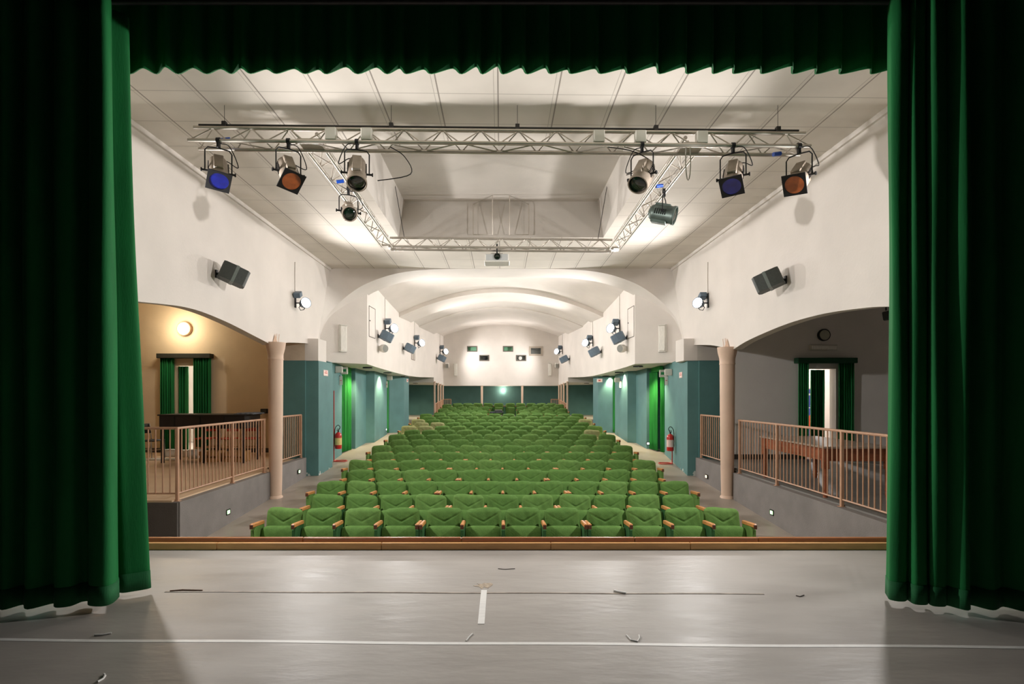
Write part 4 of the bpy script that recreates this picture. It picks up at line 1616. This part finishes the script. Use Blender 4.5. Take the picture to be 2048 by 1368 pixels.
# ------------------------------------------------------------------ aisle details
for sgn, sd in ((-1, 'left'), (1, 'right')):
    # soffit downlights
    dl_px = ((735, 736.5), (775, 744.5), (803, 752.5)) if sgn < 0 else ((1276, 738.5), (1238, 748), (1212, 753.5))
    for i, (px, py) in enumerate(dl_px):
        zs = (CAMZ + .90, CAMZ + .85, CAMZ + .80)[i]
        D = (zs - CAMZ) / (CY - py)
        x, y = (px - CX) * D, D * FPX
        if abs(x) > 4.25:
            x, y = sgn * 4.25, 4.25 * FPX / abs(px - CX)
            zs = interp([(b_, c_) for a_, b_, c_ in NAVE], y)
        t = thing('soffit_downlight', 'recessed downlight in the %s aisle soffit, %s past the big arch' % (sd, ORD[i]), 'downlight', (x, y, zs), 0, 'soffit downlights ' + sd)
        f = MB()
        f.lathe([(.15, -.035), (.15, .01), (.11, .012), (.11, -.03), (.15, -.035)], 20, None, cap=False)
        f.build('ring', BLACKMETAL, t)
        f = MB()
        f.lathe([(.108, -.022), (.001, -.02)], 20, None, cap=False)
        f.build('glass', DOWNGLASS, t)
        lamp('SPOT', (sgn * .08, 0, -.06), DOWN_W * (1.0, 1.25, .9)[i], (1.0, .86, .52), t, .05, (sgn * .16, 0, -1), R(115), .7)
    # downlight at the back of the aisle
    t = thing('soffit_downlight', 'recessed downlight in the low ceiling at the back of the %s aisle' % sd, 'downlight', (sgn * 4.5, 27.6, CAMZ + .66))
    f = MB()
    f.lathe([(.14, -.03), (.14, .01), (.10, .012), (.10, -.025), (.14, -.03)], 20, None, cap=False)
    f.build('ring', BLACKMETAL, t)
    f = MB()
    f.lathe([(.10, -.02), (.001, -.018)], 20, None, cap=False)
    f.build('glass', DOWNGLASS, t)
    lamp('SPOT', (0, 0, -.06), DOWN_W * .9, (1.0, .90, .62), t, .05, (sgn * .10, .35, -1), R(120), .7)
    # door curtains in the aisle
    if sgn < 0:
        segs = [((4.93, 16.18), (4.86, 17.0), 9, 'bright green curtain in the first %s aisle doorway' % sd)]
    else:
        segs = [((4.93, 16.55), (4.84, 17.05), 7, 'bright green curtain at the far side of the first %s aisle doorway' % sd),
                ((5.04, 16.14), (4.97, 16.32), 3, 'narrow green curtain at the near side of the first %s aisle doorway' % sd)]
    segs.append(((4.50, 20.6), (4.50, 20.95), 5, 'narrow green curtain in the second %s aisle doorway' % sd))
    for a, b, n, lb in segs:
        pth = folds((sgn * a[0], a[1]), (sgn * b[0], b[1]), n * 2, .035, n)
        curtain('door_curtain', lb, smooth_path(pth, 4), floorz(a[1]) + .05, CAMZ + .745, DOORVELVET, wob=.006, nz=10)
    f = MB()
    f.box((sgn * 4.93, 16.6, CAMZ + .83), (.12, .96, .16), None, ch=.01)
    tag(f.build('curtain_pelmet', DOORVELVET), 'green pelmet above the first %s aisle doorway' % sd, 'pelmet')
    # pier sign
    t, D = wall_thing('wall_sign', 'pale pink square sign on the teal pier by the %s column' % sd, 'sign', 651 if sgn < 0 else 1362, 746 if sgn < 0 else 750, TEALA[sgn][2:6], sgn)
    f = MB()
    f.box((0, .006, 0), (.34, .012, .15), None, ch=.002)
    f.build('sign_plate', SIGNPINK, t)
    f = MB()
    f.box((0, .0135, 0), (.20, .004, .022))
    f.box((0, .0135, .045), (.14, .004, .016))
    f.build('lettering', SIGNRED, t)
    # emergency signs near the doorway
    for k, (px, py, nm, lb, cat) in enumerate((((671 if sgn < 0 else 1344), (739 if sgn < 0 else 744.5), 'emergency_lamp', 'white emergency lamp box by the first %s doorway, nearer the stage' % sd, 'emergency light'),
                                      ((682 if sgn < 0 else 1332.5), (741 if sgn < 0 else 747), 'exit_sign', 'pale exit sign box hanging over the first %s doorway' % sd, 'exit sign'),
                                      ((774 if sgn < 0 else 1240), (756 if sgn < 0 else 760), 'emergency_lamp', 'white emergency lamp box by the second %s doorway' % sd, 'emergency light'))):
        poly = TEALA[sgn][2:7] if k < 2 else TEALB[3:5]
        t, D = wall_thing(nm, lb, cat, px, py, poly, sgn)
        w_ = (.22, .26, .20)[k]
        f = MB()
        f.box((0, .10, 0), (.10, .20, w_ * .85), None, ch=.012)
        f.build('housing', WHITEPLASTIC, t)
        f = MB()
        if k == 1:
            f.box((-.052 if True else 0, .10, 0), (.004, .13, .08))
            f.box((.052, .10, 0), (.004, .13, .08))
            f.build('pictogram', SIGNGREEN, t)
        else:
            f.box((0, .203, 0), (.07, .006, w_ * .6))
            f.build('diffuser', WHITE, t)
    t, D = wall_thing('hanging_sign', 'narrow white vertical sign beside the first %s doorway' % sd, 'sign', 678.5 if sgn < 0 else 1336, 761, TEALA[sgn][2:7], sgn)
    f = MB()
    f.box((0, .05, 0), (.012, .09, .27), None, ch=.002)
    f.build('sign_plate', WHITE, t)
    f = MB()
    f.box((0, .05, .0), (.016, .05, .02))
    f.build('lettering', SIGNRED, t)
    f = MB()
    f.box((0, .02, .14), (.02, .04, .02))
    f.build('wall_bracket', STEEL, t)
    t, D = wall_thing('hanging_sign', 'narrow white vertical sign beside the second %s doorway' % sd, 'sign', 771 if sgn < 0 else 1243.5, 769, TEALB[3:5], sgn)
    f = MB()
    f.box((0, .05, 0), (.012, .07, .24), None, ch=.002)
    f.build('sign_plate', WHITE, t)
    f = MB()
    f.box((0, .05, .0), (.016, .05, .02))
    f.build('lettering', SIGNRED, t)
    t, D = wall_thing('wall_sign', 'small pink sign at the top of the last teal pier on the %s' % sd, 'sign', 814.5 if sgn < 0 else 1199.5, 761, TEALC[1:4], sgn)
    f = MB()
    f.box((0, .006, 0), (.30, .012, .14), None, ch=.002)
    f.build('sign_plate', SIGNPINK, t)
    f = MB()
    f.box((0, .014, 0), (.12, .004, .06))
    f.build('lettering', SIGNRED, t)

    # fire extinguisher on its red stand
    ex, ey = ((677 - CX), 14.95) if sgn < 0 else ((1340 - CX), 14.6)
    x = ex * ey / FPX
    zf = floorz(ey)
    st = thing('extinguisher_stand', 'red tube stand with a floor loop holding the %s fire extinguisher' % sd, 'stand', (x, ey, zf))
    f = MB()
    pxp = -.13 if sgn < 0 else .06
    top = 2.02 if sgn < 0 else .62
    f.tube([(pxp, 0, .02), (pxp, 0, top)], .016, 8)
    f.build('pole', REDPIPE, st)
    f = MB()
    f.tube(smooth_pts([(pxp, 0, .02), (pxp - sgn * .05, .12, .02), (pxp - sgn * .30, .14, .02), (pxp - sgn * .36, 0, .02), (pxp - sgn * .30, -.14, .02), (pxp - sgn * .05, -.12, .02), (pxp, 0, .02)], 5), .016, 8)
    f.build('floor_loop', REDPIPE, st)
    f = MB()
    f.box((pxp / 2, -.01, .45), (abs(pxp) + .02, .03, .03))
    f.build('holder', REDPIPE, st)
    t = thing('fire_extinguisher', 'red fire extinguisher on a stand in the %s aisle' % sd, 'fire extinguisher', (x, ey - .02, zf + .36))
    f = MB()
    f.lathe([(.03, 0), (.088, .01), (.094, .04), (.094, .38), (.08, .44), (.04, .47), (.03, .48)], 22)
    f.build('cylinder', RED, t)
    f = MB()
    f.lathe([(.097, .12), (.0972, .12), (.0972, .32), (.097, .32)], 22, None, cap=False)
    f.build('paper_label', LABELY if sgn < 0 else mat('white label', (230, 200, 190), .5), t)
    f = MB()
    f.cyl((0, 0, .47), (0, 0, .53), .022, n=10)
    f.box((0, -.05, .54), (.025, .14, .014))
    f.box((0, -.04, .575), (.025, .13, .012), Matrix.Translation((0, 0, 0)))
    f.build('valve', STEEL, t)
    f = MB()
    f.tube(smooth_pts([(0, -.02, .51), (-sgn * .06, -.04, .62), (-sgn * .0, -.03, .68), (sgn * .09, 0, .58), (sgn * .105, .0, .30), (sgn * .105, 0, .12)], 6), .010, 8)
    f.build('hose', BLACKMETAL, t)

# step lights
STEPS = [(456, 1024, HALLW, -1, LEDGREEN, 'green-lit step light on the left parapet by the front row'), (598, 943, HALLW, -1, LEDGREEN, 'green-lit step light on the left parapet behind the column'),
         (1544, 1025, HALLW, 1, LEDGREEN, 'green-lit step light on the right parapet by the front row'), (1413, 953, HALLW, 1, LEDWARM, 'orange-lit step light on the right parapet behind the column'),
         (1296.5, 887, TEALB, 1, LEDWHITE, 'white step light low on the right aisle wall past the first doorway'), (772, 859, TEALB, -1, LEDWHITE, 'white step light low on the left aisle wall by the second doorway')]
for px, py, poly, sgn, m, lb in STEPS:
    t, D = wall_thing('step_light', lb, 'step light', px, py, poly, sgn)
    if poly is TEALB:
        pass
    f = MB()
    f.box((0, .004, 0), (.13, .012, .10), None, ch=.003)
    f.build('frame', BLACKMETAL, t)
    f = MB()
    f.box((0, .010, 0), (.08, .01, .06), None, ch=.003)
    f.build('lens', m, t)

# ------------------------------------------------------------------ low mixing desk in the gap among the rear seats
t = thing('control_table', 'low dark table with equipment in the gap before the last seats', 'table', (-.20, 24.2, floorz(24.2)))
f = MB()
f.box((0, 0, .66), (.62, .5, .04), None, ch=.005)
f.build('table_top', FABRICDARK, t)
for sx in (-.27, .27):
    for sy in (-.2, .2):
        f = MB()
        f.box((sx, sy, .32), (.04, .04, .64))
        f.build('leg', BLACKMETAL, t)
t = thing('mixing_console', 'small grey console lying on the low dark table', 'console', (-.12, 24.2, floorz(24.2) + .68))
f = MB()
f.box((0, 0, .045), (.36, .3, .09), None, ch=.015)
f.build('case', SPEAKER, t)
f = MB()
for k in range(6):
    f.box((-.14 + .055 * k, -.05, .095), (.02, .12, .012))
f.build('fader', WHITEPLASTIC, t)

# ------------------------------------------------------------------ left side room
lw = P(371, 658, LY)
t = thing('round_wall_lamp', 'lit round warm lamp on the wall of the left side room', 'lamp', (lw.x, LY, lw.z))
f = MB()
M = Matrix.Rotation(PI / 2, 4, 'X')
f.lathe([(.19, 0), (.20, .03), (.19, .09), (.17, .10), (.165, .08)], 32, M, cap=False)
f.build('rim', mat('pinkish rim', (206, 170, 140), .5), t)
f = MB()
f.lathe([(.172, .07), (.165, .10), (.12, .125), (.05, .135), (.001, .137)], 32, M, cap=False)
f.build('glass', WARMGLASS, t)
lamp('POINT', (0, -.55, 0), WARM_W, (1.0, .84, .62), t, .22)


def doorway_set(y, px_pelmet, py_top, py_bot, pieces, m, pm, lab, zbot=.04):
    D = y / FPX
    x0, x1 = (px_pelmet[0] - CX) * D, (px_pelmet[1] - CX) * D
    z1, z0 = CAMZ + (CY - py_top) * D, CAMZ + (CY - py_bot) * D
    f = MB()
    f.box(((x0 + x1) / 2, y - .10, (z0 + z1) / 2), (x1 - x0, .20, z1 - z0), None, ch=.008)
    tag(f.build('curtain_pelmet', pm), 'dark pelmet board over the curtained door of the %s side room' % lab, 'pelmet')
    for (a, b, dy, n, lb, zt) in pieces:
        xa, xb = (a - CX) * D, (b - CX) * D
        pth = folds((xa, y + dy), (xb, y + dy), n * 2, .045, n + int(a))
        curtain('door_curtain', lb, smooth_path(pth, 4), zbot, zt or z0, m, wob=.006, nz=10)


doorway_set(LY, (321.5, 427.5), 708, 717, [(325.5, 352, -.10, 6, 'dark green curtain at the left of the left room door', None),
                                           (391, 425.5, -.10, 7, 'dark green curtain at the right of the left room door', None),
                                           (347, 371, .12, 4, 'dark green inner curtain hanging inside the left room door', LDT - .02)], VELVET, PELMET, 'left')
doorway_set(RYB, (1587.5, 1705), 716.5, 727, [(1591, 1613, -.10, 5, 'dark green curtain at the left of the right room door', None),
                                              (1671, 1704, -.10, 7, 'dark green curtain at the right of the right room door', None),
                                              (1627, 1658, .16, 6, 'dark green middle curtain hanging inside the right room door', RDT - .02)], VELVET, PELMETGREEN, 'right')
lamp('POINT', (-8.6, LY + 1.4, 2.6), 120, (1.0, .97, .90), None, .15)

# long black table
tl, tr_, ty = (321 - CX) * 12.2 / FPX, (491 - CX) * 12.2 / FPX, 12.2
t = thing('long_table', 'long black high table with a deep apron in the left side room', 'table', ((tl + tr_) / 2, ty, PZ))
w_ = tr_ - tl
f = MB()
f.box((0, .35, 1.115), (w_ + .06, .86, .03), None, ch=.006)
f.build('table_top', DARKWOOD, t)
f = MB()
f.box((0, -.03, .95), (w_, .03, .30))
f.box((0, .73, .95), (w_, .03, .30))
for sg in (-1, 1):
    f.box((sg * (w_ / 2 - .015), .35, .95), (.03, .73, .30))
f.build('apron', DARKWOOD, t)
for k in (-.32, -.02, .26):
    f = MB()
    f.box((k * w_, -.05, .95), (.02, .012, .26))
    f.build('apron_strip', BLACKMETAL, t)
for sx in (-.5, 0, .5):
    for sy in (0, .70):
        f = MB()
        f.box((sx * (w_ - .1), sy, .40), (.06, .06, .80), None, ch=.006)
        f.build('leg', DARKWOOD, t)
t = thing('folded_cover', 'grey-blue folded cover lying on the right end of the black table', 'cover', (tr_ - .05, ty + .3, PZ + 1.131))
f = MB()
rows = [[(-.22 + .055 * i, -.3 + .075 * j, .035 + .012 * math.sin(3 * i) * math.cos(2 * j) - .02 * (i in (0, 8) or j in (0, 8))) for i in range(9)] for j in range(9)]
f.sheet(rows)
f.sheet([[(x_, y_, 0.001) for x_, y_, z_ in r_] for r_ in rows])
edge = rows[0] + [r_[-1] for r_ in rows[1:]] + rows[-1][-2::-1] + [r_[0] for r_ in rows[-2:0:-1]] + [rows[0][0]]
f.sheet([edge, [(x_, y_, 0.001) for x_, y_, z_ in edge]])
f.build('cloth', mat('grey blue cloth', (96, 100, 108), .85, .15, 20), t)
q = P(531, 822, LY)
t = thing('wall_box', 'small black box on the wall at the right end of the left room', 'box', (q.x, LY, q.z))
f = MB()
f.box((0, -.06, 0), (.18, .12, .13), None, ch=.01)
f.build('case', BLACKMETAL, t)
f = MB()
f.box((0, -.122, 0), (.14, .008, .09))
f.build('grille', SPEAKER, t)


def chair(label, x, y, rz, wood=True, group=None):
    t = thing('wooden_chair' if wood else 'tube_chair', label, 'chair', (x, y, PZ), rz, group)
    fm, sm = (CHAIRWOOD, CHAIRRED) if wood else (CHROME, CHAIRDARK)
    f = MB()
    f.box((0, 0, .45), (.42, .42, .035), None, ch=.012)
    f.build('seat', sm, t)
    f = MB()
    rows = [[(-.2 + .4 * i / 8, .205 + .03 * math.cos((i - 4) / 4 * 1.4) + k * .05 + d_, .62 + .24 * k) for i in range(9)] for k in (0, .5, 1) for d_ in (0,)]
    f.sheet(rows)
    o = f.build('backrest', sm, t)
    solidify(o, .016)
    for sx in (-1, 1):
        for fr in (0, 1):
            f = MB()
            if wood:
                if fr:
                    f.box((sx * .19, -.18, .22), (.036, .036, .44), None, ch=.004)
                else:
                    f.prism([(.17, 0), (.206, 0), (.215, .45), (.27, .88), (.235, .88), (.178, .45)], sx * .19 - .018, sx * .19 + .018, Matrix(((0, 0, 1, 0), (1, 0, 0, 0), (0, 1, 0, 0), (0, 0, 0, 1))))
            else:
                f.tube([(sx * .20, -.20, 0), (sx * .20, -.18, .44)] if fr else [(sx * .20, .26, 0), (sx * .2, .19, .44), (sx * .2, .25, .86)], .012, 8)
            f.build('leg', fm, t)
    f = MB()
    f.box((0, -.18, .22), (.34, .02, .03))
    f.box((0, .19, .22), (.34, .02, .03))
    f.build('stretcher', fm, t)
    return t


chair('black chair with pale tube legs beside the left curtain in the left room', (303 - CX) * 13.1 / FPX, 13.1, R(80), False)
for px, y, rz, lb in ((412, 13.75, R(5), 'red-seated wooden chair behind the black table, nearest the door'), (455, 13.7, R(-8), 'red-seated wooden chair behind the black table, the middle one'),
                      (502, 13.75, R(12), 'red-seated wooden chair behind the black table, nearest the column')):
    chair(lb, (px - CX) * y / FPX, y, rz, True, 'wooden chairs behind the black table')


def bench_shelf(label, px, y, w_):
    t = thing('wooden_crate', label, 'crate', ((px - CX) * y / FPX, y, PZ))
    f = MB()
    for z_ in (.04, .20):
        f.box((0, -.17, z_), (w_, .02, .10))
        f.box((0, .17, z_), (w_, .02, .10))
    f.build('slat', CHAIRWOOD, t)
    f = MB()
    for sx in (-1, 1):
        f.box((sx * (w_ / 2 - .02), 0, .13), (.02, .32, .24))
    f.build('side_panel', CHAIRWOOD, t)
    f = MB()
    f.box((0, 0, .012), (w_, .34, .012))
    f.build('base', CHAIRWOOD, t)


bench_shelf('slatted light wood crate under the black table, left one', 425, 12.55, .45)
bench_shelf('slatted light wood crate under the black table, right one', 476, 12.55, .45)
for px, y, s_, lb in ((343, 13.6, (.30, .22, .16), 'white box on the floor at the left of the left room door'), (372, 13.5, (.26, .22, .14), 'white box on the floor in front of the left room door'), (392, 13.2, (.26, .25, .20), 'tallest white box on the floor by the left room door')):
    t = thing('white_box', lb, 'box', ((px - CX) * y / FPX, y, PZ))
    f = MB()
    f.box((0, 0, s_[2] / 2), s_, None, ch=.008)
    f.build('body', WHITE, t)
    f = MB()
    f.box((0, 0, s_[2] + .008), (s_[0] + .012, s_[1] + .012, .016), None, ch=.004)
    f.build('lid', WHITEPLASTIC, t)
f = MB()
f.box(((306 - CX) * 12.7 / FPX, 12.75, PZ + .02), (1.1, .18, .04), None, ch=.005)
tag(f.build('white_board', WHITE), 'long white board lying on the floor beside the tube chair', 'board')

# ------------------------------------------------------------------ right side room
q = P(1645.5, 670.5, RYB)
t = thing('round_wall_lamp', 'unlit round lamp on the wall above the right room door', 'lamp', (q.x, RYB, q.z))
f = MB()
f.lathe([(.14, 0), (.15, .03), (.145, .08), (.13, .09), (.125, .07)], 32, M, cap=False)
f.build('rim', BLACKMETAL, t)
f = MB()
f.lathe([(.13, .06), (.12, .09), (.05, .11), (.001, .112)], 32, M, cap=False)
f.build('glass', mat('frosted glass', (170, 168, 150), .3), t)
q = P(1645, 695.5, RYB)
t = thing('emergency_lamp', 'long pale emergency lamp above the right room door', 'emergency light', (q.x, RYB, q.z))
f = MB()
f.box((0, -.03, 0), (.68, .06, .15), None, ch=.008)
f.build('base', WHITEPLASTIC, t)
f = MB()
f.box((0, -.075, 0), (.62, .04, .11), None, ch=.015)
f.build('diffuser', CLEARTUBE, t)
q = P(1772, 630, 11.6)
t = thing('ceiling_spotlight', 'dark green spotlight under the ceiling of the right side room', 'spotlight', (q.x, 11.6, 4.5))
f = MB()
f.box((0, 0, q.z - 4.5), (.42, .24, .20), Matrix.Rotation(R(-10), 4, 'Y'), ch=.02)
f.build('housing', SPEAKER, t)
f = MB()
f.cyl((0, 0, 0), (0, 0, q.z - 4.4), .015, n=8)
f.build('hanger_rod', BLACKMETAL, t)

# table behind the railing
t = thing('wooden_table', 'large brown wooden table with a worn grey top behind the right railing', 'table', (5.50, 9.06, PZ), R(-2.0))
f = MB()
f.box((0, 0, .775), (1.08, 2.16, .032), None, ch=.006)
f.build('table_top', TABLETOP, t)
f = MB()
for sg in (-1, 1):
    f.box((sg * .47, 0, .66), (.025, 1.9, .195))
    f.box((0, sg * .99, .66), (.90, .025, .195))
f.build('apron', TABLEWOOD, t)
for k in (-.62, 0, .62):
    f = MB()
    f.box((-.486, k, .655), (.012, .56, .13), None, ch=.003)
    f.build('drawer', TABLEWOOD, t)
for sx in (-1, 1):
    for sy in (-1, 1):
        f = MB()
        f.box((sx * .47, sy * .99, .60), (.085, .085, .32), None, ch=.006)
        f.lathe([(.042, .44), (.036, .40), (.040, .36), (.037, .14), (.044, .11), (.034, .09), (.042, .06), (.03, .015), (.034, 0)], 16, Matrix.Translation((sx * .47, sy * .99, 0)))
        f.build('leg', TABLEWOOD, t)

# banner in the lobby behind the right door
by = RYB + 1.25
bx = (1620 - CX) * by / FPX
t = thing('pull_up_banner', 'blue pull-up banner with white marks and an orange shape behind the right door', 'banner', (bx - .18, by, PZ))
f = MB()
f.box((0, 0, .92), (.70, .006, 1.66))
f.build('print_panel', BANNERBLUE, t)
f = MB()
f.box((0, .02, .05), (.74, .16, .09), None, ch=.02)
f.build('base', ALU, t)
f = MB()
f.cyl((0, .03, .08), (0, .03, 1.76), .012, n=8)
f.box((0, .0, 1.755), (.72, .03, .025))
f.build('support_pole', ALU, t)
f = MB()
for (cx_, cz_, a, b) in ((.20, 1.60, .13, .05), (.22, 1.635, .06, .03), (.21, 1.24, .13, .02), (.24, 1.275, .05, .05), (.19, 1.29, .03, .02)):
    f.box((cx_, -.005, cz_), (a, .004, b))
f.build('white_mark', BANNERWHITE, t)
f = MB()
f.lathe([(.22, -.002), (.22, .002)], 28, Matrix.Translation((.30, -.006, .86)) @ Matrix.Rotation(PI / 2, 4, 'X'))
f.build('orange_mark', BANNERORANGE, t)
lamp('POINT', (8.72, RYB + 2.1, 2.6), 150, (1.0, .96, .93), None, .05)

f = MB()
a, b = Vector((8.1, 12.7, PZ + .002)), Vector((8.75, 11.5, PZ + .002))
n = Vector((.02, .01, 0))
f.quad(a - n, a + n, b + n, b - n)
tag(solidify(f.build('floor_tape', TAPE), .002), 'pale tape line on the grey floor of the right room', 'tape')

bpy.context.view_layer.update()
